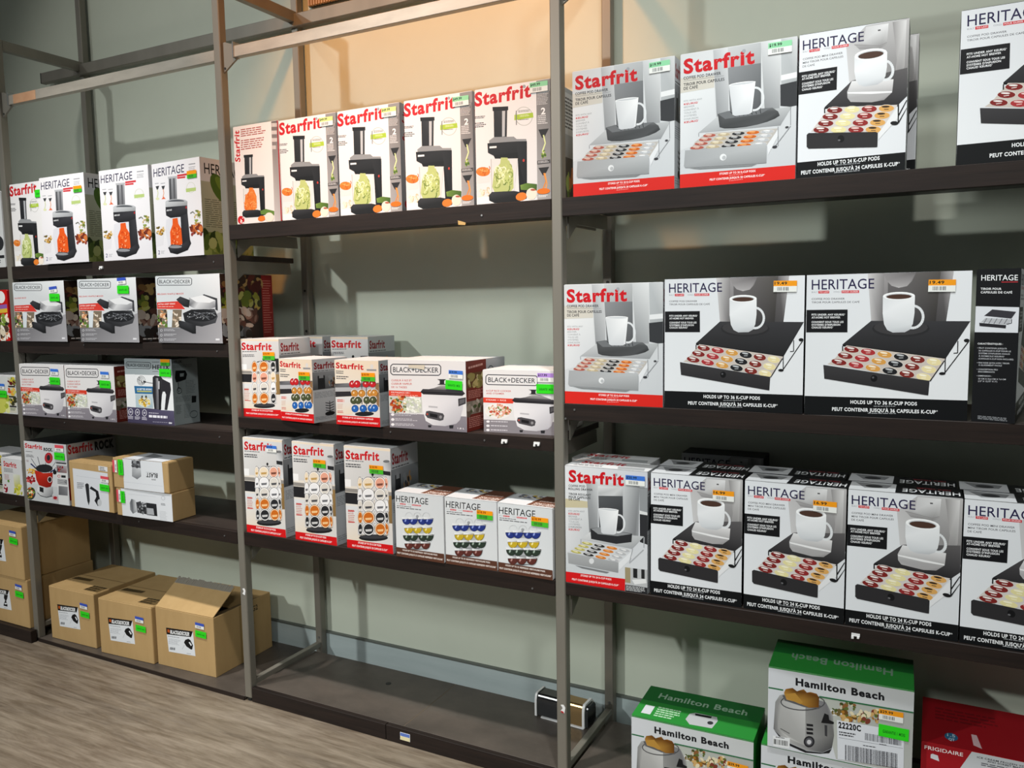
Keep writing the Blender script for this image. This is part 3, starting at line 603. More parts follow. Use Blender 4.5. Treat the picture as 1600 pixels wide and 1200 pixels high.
def art_sf_spiral_spine():
    A = Art(); A.bg(['#8d8f93', '#77797d', '#a9acb0', '#b4b6ba'])
    A.T('Starfrit', (22, 34), (22, 6), 0, '#a3141c', 0.03, up=(6, 34)); A.P([(40, 4), (96, 4), (96, 40), (40, 40)], '#c9cbce'); A.micro(44, 8, 92, 36, 9, '#4b4d52'); A.P([(40, 60), (96, 60), (96, 96), (40, 96)], '#2a2b2e'); A.blobs(46, 70, 90, 90, 14, ['#d9762a', '#a9bd5c', '#5d7d30'], 4, 9); A.E(14, 93, 7, 4, '#a3141c'); return A

def carousel(A, cx, y0, y1, hw, rows, cols, pal):
    H_ = y1-y0
    A.E(cx, y1, hw*1.0, H_*0.055, '#1f2022'); A.E(cx, y1-H_*0.02, hw*0.94, H_*0.035, '#3b3c40')
    A.E(cx, y0-H_*.05, 11, 14, '#141517'); A.L([(cx, y0-H_*.05), (cx, y0)], 6, '#222326'); A.L([(cx-hw*.9, y0+H_*.03), (cx-hw*.35, y0-2), (cx+hw*.35, y0-2), (cx+hw*.9, y0+H_*.03)], 8, '#2a2b2e')
    for i, (fx, sc) in enumerate(cols):
        for r in range(rows):
            x = cx+fx*hw; y = y0+H_*(r+0.5)/rows*0.95; c = pal(r, i); rx = hw*.40*sc; ry = H_/rows*.55
            A.P([(x-rx*.9, y-ry*.9), (x+rx*.9, y-ry*.9), (x+rx*1.15, y+ry*.8), (x-rx*1.15, y+ry*.8)], '#dcdcde')
            A.E(x, y, rx*1.06, ry*1.0, '#3a3436'); A.E(x, y, rx, ry*.93, c[1])
            A.E(x, y, rx*.84, ry*.78, c[0]); A.P([(x-rx*.6, y+ry*.05), (x+rx*.6, y-ry*.02), (x+rx*.5, y+ry*.32), (x-rx*.5, y+ry*.38)], c[2])
KC = [('#e9d9c0', '#f3ede4', '#c09a5c'), ('#c96a1e', '#f2d2ac', '#f0c48c'), ('#ececee', '#f6f6f6', '#6d6e72'), ('#e4a48c', '#f6ece6', '#7a4a3c'), ('#28292c', '#e6e6e6', '#c9c9c9'), ('#d9d4cc', '#f4f2ee', '#4d4e52')]
def kitchen(A, x0, y0, x1, y1, sl=0.0):
    h = y1-y0; f = lambda x, t: (x, y0+h*t+(x-x0)*sl)
    A.P([f(x0, 0), f(x1, 0), f(x1, .36), f(x0, .36)], ['#dcdcdb', '#cfcfd0', '#c3c2c1', '#d4d3d2']); A.P([f(x0, .30), f(x0+(x1-x0)*.14, .30), f(x0+(x1-x0)*.14, .37), f(x0, .37)], '#f0f0f0')
    A.P([f(x0, .385), f(x1, .385), f(x1, .42), f(x0, .42)], '#8f8b86'); A.P([f(x0, .425), f(x0+(x1-x0)*.4, .425), f(x0+(x1-x0)*.4, .53), f(x0, .53)], '#232326')
    A.P([f(x0+(x1-x0)*.85, .42), f(x1, .42), f(x1, .68), f(x0+(x1-x0)*.85, .68)], ['#a98a58', '#8d7146', '#7a613c', '#9a7c4e'])
    A.P([f(x0, .55), f(x0+(x1-x0)*.5, .55), f(x0+(x1-x0)*.5, .92), f(x0, .92)], ['#dadde0', '#d6d9dc', '#e3d3bc', '#e6dac8'])
def art_sf_tall():
    A = Art([(968, 152), (1390, 187), (1405, 1118), (990, 1060)]); A.bg(['#dededd', '#d2d2d2', '#e6d6bf', '#e6dccb']); kitchen(A, 970, 170, 1400, 1110, 0.09)
    A.P([(1322, 295), (1390, 305), (1392, 560), (1335, 550)], ['#c4c6c8', '#8f9194', '#dadcde', '#c9cbcd']); A.P([(1325, 380), (1390, 388), (1391, 425), (1327, 415)], '#26272a'); A.E(1355, 296, 30, 12, '#6d6f72')
    rr_ = random.Random(5); carousel(A, 1228, 440, 975, 132, 5, ((-.88, .40), (.90, .42), (-.30, 1.0), (.50, .92)), lambda r, i: KC[(r*2+i*3+r//2) % 6])
    starfrit(A, (985, 270), (1290, 288), 75); A.micro(985, 282, 1160, 296, 1, '#5c5d61', 0.07); A.micro(985, 312, 1130, 352, 2, '#4b4c50', 0.07, 0.55); A.micro(1000, 725, 1070, 850, 8, '#c07a70', 0.06, 0.4); A.P([(1002, 730), (1060, 735), (1060, 743), (1002, 738)], '#c4232a'); A.P([(1002, 828), (1062, 834), (1062, 842), (1002, 836)], '#c4232a')
    A.P([(988, 988), (1402, 1040), (1405, 1118), (990, 1060)], '#d0161a'); A.T('STORES UP TO 35 K-CUP® PODS', (1090, 1025), (1297, 1052), 16, '#f6ecec', 0.03); A.T("PEUT CONTENIR JUSQU'À 35 CAPSULES K-CUP®", (1035, 1050), (1348, 1092), 16, '#f6ecec', 0.03); return A
def art_sf_side(split=.42):
    A = Art(); A.bg(['#b4b8bc', '#aeb2b6', '#c3c7cb', '#c9cdd1']); A.P([(0, 20), (100, 20), (100, 48), (0, 48)], ['#8d9195', '#9a9ea2', '#55585b', '#4b4e51'])
    starfrit(A, (5, 15), (62, 15), 10, '#8d1620'); A.micro(5, 18, 70, 20, 1, '#3b3c40'); A.P([(14, 26), (34, 26), (34, 47), (14, 47)], '#232427'); A.P([(18, 22), (30, 22), (30, 30), (18, 30)], '#8f9296')
    A.blobs(44, 28, 70, 45, 24, ['#5c3a2c', '#2a2b2e', '#b98a4c', '#8d9195'], 3, 5); A.micro(4, 52, 80, 62, 6, '#7d8186', 0, 0.35)
    A.L([(45, 68), (45, 86)], 2, '#1d1e20'); A.E(45, 88, 14, 3.5, '#17181a')
    for y in (70, 74, 78, 82):
        A.L([(33, y), (45, y+2), (57, y)], 1.3, '#2a2b2e')
    A.micro(4, 91, 80, 97, 3, '#8d9195', 0, 0.4); return A
NES = [('#c2232a', '#7d1418', '#f0c8c4'), ('#c8883a', '#7d5420', '#f2dcb4'), ('#4a5236', '#23281a', '#c3c8b4'), ('#2462b4', '#123a72', '#b4d0f0')]
def art_sf_small():
    A = Art([(780, 285), (1357, 305), (1370, 1160), (805, 1105)]); A.bg(['#e3e2e1', '#dcdbda', '#e3d2ba', '#e6dac6'])
    A.P([(790, 590), (990, 585), (1360, 590), (1362, 640), (792, 640)], ['#4b4c50', '#7d7e82', '#55565a', '#6d6e72', '#5c5d61']); A.P([(792, 640), (1360, 640), (1360, 690), (793, 690)], '#b4b6ba'); A.P([(793, 692), (1000, 692), (1000, 755), (795, 760)], '#2d2c30'); A.P([(1310, 600), (1360, 600), (1362, 900), (1330, 900)], '#8d6d4c')
    A.P([(797, 768), (1010, 762), (1010, 985), (803, 990)], ['#dcdfe2', '#dcdfe2', '#e8d8c0', '#e6dac8'])
    A.E(1270, 380, 22, 34, '#d6d4d2'); A.P([(1200, 408), (1330, 412), (1330, 435), (1205, 432)], '#8f9094')
    A.E(1165, 985, 125, 30, '#212226'); A.L([(1135, 560), (1135, 960)], 9, '#2a2b2e'); A.L([(1195, 570), (1195, 970)], 9, '#2a2b2e'); A.ring(1150, 560, 28, 28, 7, '#2a2b2e', 14, 180, 360)
    for r, (y, xs) in enumerate(((600, (1015, 1075, 1192, 1278)), (720, (1040, 1135, 1250, 1300)), (810, (1030, 1085, 1200, 1282)), (915, (1045, 1150, 1255, 1300)))):
        for x in xs:
            c = NES[r]; A.E(x, y-16, 50, 36, '#eceae8', 8); A.E(x, y, 47, 48, c[1]); A.E(x-1, y+2, 42, 42, c[0]); A.E(x-10, y-8, 9, 13, c[2])
    starfrit(A, (800, 388), (1160, 416), 72); A.micro(800, 422, 905, 470, 2, '#4b4c50', 0.06); A.micro(805, 490, 970, 540, 2, '#4b4c50', 0.06); A.P([(815, 790), (910, 795), (910, 830), (817, 825)], '#e2c4be'); A.micro(815, 792, 915, 830, 2, '#c4443c', 0.04); A.micro(815, 850, 900, 920, 4, '#d4b4a4'); A.micro(815, 935, 920, 972, 2, '#c4443c', 0.04)
    A.P([(803, 990), (1368, 1040), (1370, 1160), (805, 1105)], '#d0161a'); A.T('STORES UP TO 40 NESPRESSO® CAPSULES', (880, 1030), (1280, 1066), 18, '#f6ecec', 0.03); A.T("PEUT CONTENIR JUSQU'À 40 CAPSULES NESPRESSO®", (822, 1076), (1340, 1122), 18, '#f6ecec', 0.03); return A
def art_sf_mid():
    A = Art([(52, 115), (375, 125), (395, 855), (72, 830)]); A.bg(['#e3e2e1', '#dad9d9', '#e3d2ba', '#e4d4be']); kitchen(A, 55, 130, 395, 850, 0.04)
    A.P([(310, 300), (375, 300), (378, 420), (345, 430)], '#26272a')
    carousel(A, 248, 325, 735, 92, 4, ((-.86, .62), (.86, .62), (0, 1.05)), lambda r, i: KC[(r*2+i*3+1) % 6])
    starfrit(A, (62, 212), (318, 222), 64); A.micro(68, 228, 200, 240, 1, '#4b4c50'); A.micro(70, 258, 175, 285, 2, '#4b4c50'); A.micro(78, 570, 130, 690, 8, '#c08a80', 0, 0.4); A.P([(78, 576), (118, 578), (118, 586), (78, 584)], '#c4443c'); A.P([(82, 680), (132, 684), (132, 690), (82, 686)], '#c4443c')
    A.P([(70, 755), (392, 775), (395, 855), (72, 830)], '#d0161a'); A.T('STORES UP TO 24 K-CUP® PODS', (140, 780), (320, 792), 13, '#f6ecec', 0.03); A.T("PEUT CONTENIR JUSQU'À 24 CAPSULES K-CUP®", (92, 808), (362, 828), 13, '#f6ecec', 0.03); return A

def art_h_car():
    A = Art([(527, 250), (975, 300), (985, 895), (550, 830)]); A.bg(['#dfe2e4', '#d9dcde', '#cfd3d6', '#d6dadc'])
    A.E(745, 752, 92, 24, '#6d7074'); A.E(745, 748, 78, 16, '#e4e6e8'); A.P([(640, 640), (850, 640), (820, 750), (670, 750)], ['#c9ccce', '#a9acaf', '#6d6f72', '#8f9295'])
    for (y, xs, c) in ((505, (640, 700, 785, 842), ('#26367e', '#141c4c', '#8fa0dc')), (585, (660, 738, 830), ('#c4a82a', '#7d6a14', '#f0e6a0')), (650, (650, 705, 790, 845), ('#2d3a30', '#151c17', '#9fb0a4')), (722, (665, 735, 815), ('#5c2e28', '#341a16', '#b48a84'))):
        A.P([(xs[0]-40, y-12), (xs[-1]+40, y-12), (xs[-1]+18, y+44), (xs[0]-18, y+44)], ['#6d7074', '#55585c', '#c9ccce', '#8f9296'])
        for x in xs:
            A.P([(x-46, y-22), (x-10, y-14), (x+30, y-14), (x+48, y-24), (x+44, y-4), (x-42, y-2)], '#e9ebec'); A.E(x, y-6, 43, 54, c[1], 0, 16, -8, 188); A.E(x, y-4, 39, 49, c[0], 0, 16, -4, 184); A.E(x-12, y+10, 7, 13, c[2], 20); A.L([(x-40, y-4), (x+40, y-6)], 4, '#c3c6c9')
    for x in (660, 738, 820): A.ring(x, 475, 34, 36, 3, '#c3c6c8', 16, 180, 360)
    A.E(738, 478, 12, 14, '#9a9da0')
    A.T('HERITAGE', (540, 342), (838, 372), 58, BLK, 0.004); tagline(A, (545, 362), (770, 384), 9)
    A.micro(546, 376, 690, 388, 1, '#55565a', 0.1); A.micro(546, 392, 790, 406, 1, '#55565a', 0.1)
    A.P([(547, 750), (982, 812), (985, 895), (550, 830)], '#5a382a'); A.T('HOLDS UP TO 35 NESPRESSO® VERTUOLINE™ PODS', (605, 782), (922, 828), 13, '#efe6e0', 0.03); A.T("PEUT CONTENIR JUSQU'À 35 CAPSULES NESPRESSO® VERTUOLINE™", (557, 806), (968, 868), 14, '#efe6e0', 0.03); return A
def art_h_car_top():
    A = Art(); A.bg('#dcdee0'); A.P([(56, 0), (100, 0), (100, 62), (50, 62)], '#6a4434'); A.P([(52, 62), (100, 62), (100, 92), (50, 92)], '#7a4f3c')
    A.T('HERITAGE', (97, 66), (58, 66), 0, '#efe2da', 0.01, up=(97, 88)); A.micro(60, 44, 96, 56, 2, '#d9c0b4')
    A.blobs(10, 6, 52, 34, 26, ['#23306e', '#c4a82a', '#232a26', '#9a9da0'], 3, 6); return A

def bdlogo(A, x0, y0, x1, y1, dy=0.0, col='#3b3c42'):
    t = (y1-y0)*.045; f = lambda x, y: (x, y+(x-x0)*dy); r = (y1-y0)*.18
    pts = [f(x0+r, y0), f(x1-r, y0), f(x1, y0+r), f(x1, y1-r), f(x1-r, y1), f(x0+r, y1), f(x0, y1-r), f(x0, y0+r)]
    A.L(pts+[pts[0]], t*2, col); A.T('BLACK+DECKER', f(x0+(x1-x0)*.045, y1-(y1-y0)*.26), f(x1-(x1-x0)*.045, y1-(y1-y0)*.26), (y1-y0)*.48, col, 0.012)
def ricepot(A, x0, y0, x1, y1, small=False):
    w_, h_2 = x1-x0, y1-y0; q = lambda a_, b_: (x0+w_*a_, y0+h_2*b_)
    A.P([q(.17, .95), q(.25, .95), q(.24, 1.0), q(.18, 1.0)], '#26262a'); A.P([q(.64, .95), q(.74, .95), q(.73, 1.02), q(.65, 1.02)], '#26262a')
    A.P([q(.30, .18), q(.45, .12), q(.62, .12), q(.86, .22), q(.92, .27), q(.05, .27), q(.10, .22)], ['#8d8b8b', '#b5b3b2', '#aaa8a7', '#55535a', '#4a484c', '#3b393d', '#4a484c'])
    A.P([q(.36, .0), q(.56, .0), q(.52, .03), q(.52, .09), q(.58, .115), q(.36, .115), q(.42, .09), q(.42, .03)], '#29282c')
    A.P([q(.05, .20), q(.92, .23), q(.98, .29), q(.92, .34), q(.06, .31), q(.0, .26)], ['#3d3b3f', '#4a484c', '#3a383c', '#2b292d', '#302e32', '#2c2a2e']); A.L([q(.0, .265), q(.98, .295)], h_2*.012, '#0f0f11')
    A.P([q(.02, .31), q(.93, .345), q(.94, .60), q(.88, .84), q(.80, .92), q(.55, .97), q(.28, .95), q(.12, .86), q(.05, .62)], ['#e4e2e4', '#d3d1d6', '#c9c7cc', '#bdbac0', '#b9b6bc', '#c3c1c6', '#dbd9dc', '#e2e0e3', '#eae8ea'])
    A.P([q(.83, .40), q(1.0, .37), q(1.0, .50), q(.84, .56)], '#3a383c'); A.P([q(.86, .42), q(.98, .40), q(.97, .48), q(.86, .52)], '#5c5a5e')
    A.P([q(.13, .66), q(.20, .65), q(.50, .705), q(.53, .75), q(.51, .84), q(.44, .86), q(.16, .80), q(.11, .74)], '#4a484c'); A.P([q(.21, .70), q(.38, .73), q(.38, .80), q(.21, .77)], '#1d1c1f'); A.E(*q(.45, .78), w_*.03, h_2*.035, '#8f8d90'); A.E(*q(.155, .72), w_*.02, h_2*.02, '#b4483c')
    A.P([q(.18, .545), q(.38, .56), q(.38, .595), q(.18, .58)], '#b9b7bb')
def art_rice(kind):
    if kind == 10:
        A = Art([(90, 290), (752, 302), (778, 915), (105, 870)]); A.bg(['#e4e2e2', '#dfdddd', '#dcdadb', '#e2e0e0']); A.P([(98, 742), (770, 775), (778, 915), (105, 870)], ['#8f8a92', '#8a858d', '#7d7880', '#8a858d'])
        A.P([(98, 548), (378, 560), (378, 605), (98, 595)], '#d8402c'); A.T('POLYVALENCE 2 EN 1', (118, 572), (280, 577), 13, '#f4dcd6', 0.02); A.micro(118, 582, 365, 593, 1, '#f0b8a8', 0.04)
        A.P([(100, 597), (385, 607), (385, 742), (105, 738)], '#c9cbc4'); A.blobs(112, 606, 240, 735, 60, ['#6b7a34', '#c9642c', '#a33a1e', '#d9924c', '#4d5c2a', '#e2b070'], 9, 20); A.blobs(235, 606, 380, 740, 60, ['#eceee4', '#d9dcc9', '#c3cfae', '#f4f4ee'], 8, 18)
        for y in (748, 792, 836): A.E(131, y+10, 15, 12, '#efedf0'); A.micro(152, y, 345, y+24, 2, '#d4d0d6', 0.03, 0.4)
        bdlogo(A, 115, 325, 542, 415, 0.01)
        for i, t_ in enumerate(('CUISEUR À RIZ ET', 'CUISEUR VAPEUR', 'DE 16 TASSES')): A.T(t_, (120, 470+i*29), ((294, 297, 254)[i], 472+i*29), 16, '#c4443c', 0.015)
        ricepot(A, 370, 452, 762, 872); A.T('1.8 L', (695, 885), (755, 889), 14, '#e4e0e4', 0.02)
    else:
        A = Art([(918, 375), (1535, 372), (1545, 930), (935, 905)]); A.bg(['#e4e2e2', '#dfdddd', '#dcdadb', '#e2e0e0']); A.P([(930, 800), (1543, 812), (1545, 930), (935, 905)], '#8a858a')
        A.P([(925, 612), (1180, 618), (1180, 660), (927, 655)], '#d8402c'); A.T('STEAMS + RICE', (948, 637), (1115, 640), 12, '#f4dcd6', 0.02)
        A.E(1050, 725, 112, 68, '#eceae6'); A.blobs(950, 670, 1150, 780, 90, ['#c4553c', '#e2a48c', '#efe6d8', '#7d8a4c', '#e8d0b0'], 7, 16, True)
        for y in (810, 846, 882): A.E(968, y+8, 14, 10, '#efedf0'); A.micro(992, y+2, 1140, y+18, 1, '#d4d0d6', 0.02, 0.5)
        bdlogo(A, 945, 415, 1375, 500, 0.0)
        for i, t_ in enumerate(('6-CUP RICE COOKER', 'AND STEAMER')): A.T(t_, (950, 560+i*23), ((1155, 1098)[i], 560+i*23), 14, '#c4443c', 0.015)
        ricepot(A, 1165, 535, 1540, 905)
    return A
def art_rice_side():
    A = Art(); A.bg('#b9bcc2'); A.P([(0, 0), (50, 0), (50, 100), (0, 100)], '#7a2a20'); A.micro(6, 8, 44, 14, 1, '#d9a49a', -0.08, 0.5)
    A.P([(0, 17), (50, 17), (50, 38), (0, 38)], '#6a4a2a'); A.blobs(4, 20, 46, 36, 22, ['#c9b878', '#8f8a4a', '#d9cfa0', '#a89a5c'], 4, 8); A.micro(5, 42, 45, 54, 5, '#c98a80'); A.P([(0, 57), (50, 57), (50, 76), (0, 76)], '#8f8578'); A.blobs(4, 60, 46, 74, 22, ['#c9c0b4', '#6a5a4c', '#a89a8c', '#4a5a34'], 4, 7); A.micro(5, 80, 45, 96, 6, '#c98a80')
    A.E(62, 20, 9, 10, '#5c6068'); A.E(62, 20, 7, 8, '#b4b8be'); A.micro(54, 38, 96, 90, 16, '#8f949c', 0, 0.3); return A

def waffle(A, x0, y0, x1, y1):
    w_, h_2 = x1-x0, y1-y0; q = lambda a_, b_: (x0+w_*a_, y0+h_2*b_)
    A.P([q(.16, .48), q(.36, .38), q(.92, .36), q(1.0, .55), q(.95, .72), q(.62, .82), q(.36, .78), q(.20, .68)], ['#2a2b2e', '#232427', '#3a3b3f', '#4b4c50', '#3a3b3f', '#2a2b2e', '#26272a', '#232427'])
    A.E(*q(.60, .53), w_*.38, h_2*.16, '#1f2023')
    A.L([q(.28, .60), q(.62, .47), q(.92, .46)], w_*.022, '#5c5e63'); A.L([q(.42, .44), q(.62, .50), q(.80, .64)], w_*.022, '#5c5e63')
    A.blobs(*q(.26, .44), *q(.94, .63), 46, ['#8f9297', '#6d7075', '#b4b7bb', '#3a3b3f'], w_*.010, w_*.02, True)
    A.P([q(.30, .08), q(.66, .0), q(.96, .13), q(.96, .30), q(.80, .37), q(.45, .36), q(.30, .28)], ['#a8a9ad', '#dcdddf', '#c4c5c9', '#77787d', '#a3a4a8', '#c9cacd', '#55565b'])
    A.P([q(.32, .08), q(.66, .0), q(.95, .12), q(.80, .20), q(.48, .19)], '#e0e1e3')
    A.P([q(.0, .13), q(.09, .05), q(.32, .14), q(.30, .33), q(.18, .31), q(.06, .20)], ['#2d2e32', '#3d3e43', '#26272a', '#1a1b1d', '#232427', '#2d2e32']); A.P([q(.62, .0), q(.66, -.02), q(.98, .08), q(1.0, .40), q(.94, .38), q(.94, .13)], ['#3b3c41', '#4b4c52', '#3a3b40', '#2c2d31', '#3b3c41', '#2d2e32'])
    A.P([q(.06, .66), q(.24, .70), q(.47, .78), q(.48, 1.0), q(.40, 1.0), q(.08, .84)], ['#26272a', '#3a3b3f', '#232427', '#151618', '#1c1d1f', '#1f2023'])
def art_waffle(kind):
    A = Art([(965, 772), (1360, 742), (1390, 1188), (993, 1183)]); A.bg(['#d6dade', '#e2e4e6', '#8d8d92', '#77777d'])
    A.P([(965, 772), (1360, 742), (1380, 970), (985, 1090)], ['#d0d6d9', '#e2e4e6', '#c9cacd', '#d9dadd']); A.P([(988, 1090), (1140, 1090), (1385, 985), (1390, 1188), (993, 1183)], ['#6d6c70', '#7d7c80', '#9a999d', '#a3a2a6', '#77767a'])
    A.P([(978, 932), (1110, 922), (1150, 972), (980, 972)], '#d03a30'); A.P([(981, 975), (1130, 975), (1125, 1088), (988, 1090)], '#7a6d5c'); A.blobs(985, 980, 1060, 1084, 46, ['#2d1f1a', '#5d7a34', '#e6c4a4', '#c98a5c', '#3a2a22', '#efe2d4'], 6, 14); A.P([(1040, 977), (1075, 977), (1070, 1086), (1045, 1086)], '#d3dadf'); A.blobs(1078, 985, 1122, 1084, 20, ['#c9b49c', '#8f7a64', '#e6d9c9'], 6, 12)
    waffle(A, 1095, 880, 1355, 1125)
    bdlogo(A, 980, 780, 1188, 826, -0.03, '#4b4d52')
    A.T({'a': 'GAUFRIER BELGE', 'b': 'BELGIAN WAFFLE MAKER'}[kind], (980, 886), ((1068 if kind == 'a' else 1140), 879), 10, '#c4443c', 0.015)
    A.T({'a': 'MOULES À GAUFRE', 'b': 'EXTRA DEEP GRIDS'}[kind], (986, 948), (1088, 943), 9, '#f4dcd8', 0.02); A.micro(986, 957, 1110, 966, 1, '#eab4ac', -0.03)
    for y in (1098, 1128, 1158): A.ring(1007, y+8, 7, 8, 2, '#d9d9dc', 10); A.micro(1022, y, 1100, y+16, 2, '#c3c3c8', 0, 0.4)
    A.micro(1345, 1157, 1378, 1170, 1, '#e6e6ea', 0, 0.9); return A
def art_waffle_side():
    A = Art(); A.bg('#2d1f1a'); A.P([(78, 0), (100, 0), (100, 100), (78, 100)], '#8d2420'); A.micro(80, 8, 98, 90, 22, '#c97a70', 0, 0.3)
    A.blobs(2, 2, 74, 26, 34, ['#5c2a22', '#7a5a34', '#3a2a20', '#a88a54', '#4a1f1a'], 5, 10); A.blobs(2, 28, 74, 50, 34, ['#8a8a34', '#a8a85c', '#5c6a24', '#b49a4c', '#3a3a20'], 4, 9); A.blobs(2, 53, 74, 76, 30, ['#b4a498', '#8a6a5c', '#c9baa9', '#5c3a30'], 5, 11); A.blobs(2, 78, 74, 92, 12, ['#8d8f92', '#2a2420', '#55565a'], 6, 12); A.micro(6, 94, 70, 98, 1, '#e6dcd4'); return A

def art_h_spiral():
    A = Art([(617, 112), (928, 75), (955, 660), (645, 678)]); A.bg(['#e2e0e4', '#dddbe0', '#eceaed', '#e9e7ea'])
    A.P([(630, 480), (700, 490), (690, 600), (645, 610)], '#dcdade'); A.E(668, 515, 34, 22, '#e6e4e6'); A.blobs(645, 492, 695, 535, 22, ['#c9a04c', '#a8742c', '#e0bc74', '#6a5a24'], 6, 11)
    A.P([(728, 192), (780, 187), (783, 325), (733, 330)], ['#8d8e93', '#a9aaae', '#77787c', '#6a6b6f']); A.P([(735, 192), (742, 191), (746, 328), (738, 329)], '#3a3b3f'); A.P([(758, 190), (768, 189), (771, 326), (762, 327)], '#55565a'); A.P([(724, 188), (783, 184), (784, 196), (726, 200)], '#b4b5b9')
    A.E(778, 340, 72, 18, '#b7b9bd'); A.E(778, 337, 52, 11, '#55585d'); A.P([(706, 338), (850, 338), (848, 366), (707, 372)], ['#c9cbce', '#a9abae', '#8f9194', '#b4b6b9'])
    A.P([(707, 370), (848, 362), (850, 415), (800, 432), (740, 436), (710, 420)], ['#26262a', '#3a3a3f', '#232327', '#1d1d20', '#202024', '#2a2a2e']); A.T('HERITAGE', (714, 395), (748, 391), 9, '#f0f0f2', 0.02); A.P([(838, 368), (845, 367), (845, 380), (838, 381)], '#b4282c')
    A.P([(802, 425), (850, 410), (866, 585), (845, 625), (806, 625)], ['#26262a', '#3a3a3f', '#29292d', '#1f1f23', '#19191c'])
    A.P([(712, 445), (738, 436), (805, 430), (812, 600), (722, 605), (705, 510)], '#d9d8de'); A.P([(752, 440), (785, 436), (790, 470), (808, 500), (815, 590), (800, 608), (740, 612), (735, 520), (752, 475)], '#e0581c'); A.strands(752, 500, 800, 598, 26, ['#f2884a', '#d9480f', '#f5a070', '#c8400c'], 6)
    A.P([(722, 615), (745, 595), (810, 600), (862, 560), (872, 590), (850, 630), (780, 655), (735, 645)], ['#2d2d31', '#4a4a4f', '#35353a', '#26262a', '#2a2a2e', '#1d1d20', '#17171a', '#202024']); A.E(770, 610, 42, 9, '#8d8e93')
    A.blobs(870, 475, 945, 540, 34, ['#a04a28', '#c9743c', '#7a2f1c', '#8d3a34', '#5c2a20'], 8, 17); A.blobs(895, 395, 935, 470, 22, ['#b4a05c', '#8a9a4c', '#c9b478', '#6d7a34'], 5, 12); A.L([(868, 410), (885, 400), (895, 412)], 5, '#77786c')
    A.T('HERITAGE', (630, 188), (830, 163), 50, NAVY, 0.002); A.micro(860, 115, 905, 128, 1, '#8d8e93', -0.1); A.micro(860, 134, 908, 162, 3, '#9a9ba0', -0.1, 0.4)
    A.P([(785, 178), (853, 170), (853, 182), (785, 190)], '#d03a40'); A.P([(785, 192), (838, 187), (838, 198), (785, 202)], '#d03a40')
    for x in (655, 693): A.P([(x-12, 243), (x+12, 240), (x+4, 262), (x-4, 263)], '#3b3c40'); A.L([(x, 262), (x+4, 285), (x-2, 310)], 5, '#c9d0a0' if x < 670 else '#e0a080'); A.micro(x-16, 225, x+16, 234, 1, '#9a9ba0', -0.1)
    A.E(655, 318, 12, 8, '#d9dcb0'); A.P([(681, 322), (695, 305), (708, 320)], '#e06a40')
    A.ring(873, 256, 28, 32, 2, '#c3c9ac', 18); A.P([(840, 262), (905, 256), (905, 276), (842, 284)], '#b4c87c')
    A.T('2', (655, 655), (667, 654), 24, '#35356a', 0.01); A.micro(674, 634, 700, 655, 3, '#9a9ba0', -0.05, 0.4); return A
def art_h_spiral_side():
    A = Art(); A.bg(['#8d8f6a', '#a3a47d', '#c9cab8', '#c3c4b0']); A.P([(0, 0), (100, 0), (100, 24), (0, 24)], '#e4e2e6'); A.T('HERITAGE', (8, 16), (88, 16), 11, BLK, 0.006)
    A.E(38, 30, 22, 12, '#4d6a24', 30); A.E(42, 27, 16, 6, '#6d8a34', 30); A.micro(6, 42, 94, 72, 14, '#4a4c38', 0, 0.25)
    A.P([(0, 76), (100, 76), (100, 100), (0, 100)], '#6d7a3a'); A.blobs(2, 77, 98, 98, 50, ['#4d6024', '#7d8a3c', '#2d3a14', '#8f9a54', '#a8ac6c'], 5, 12); return A

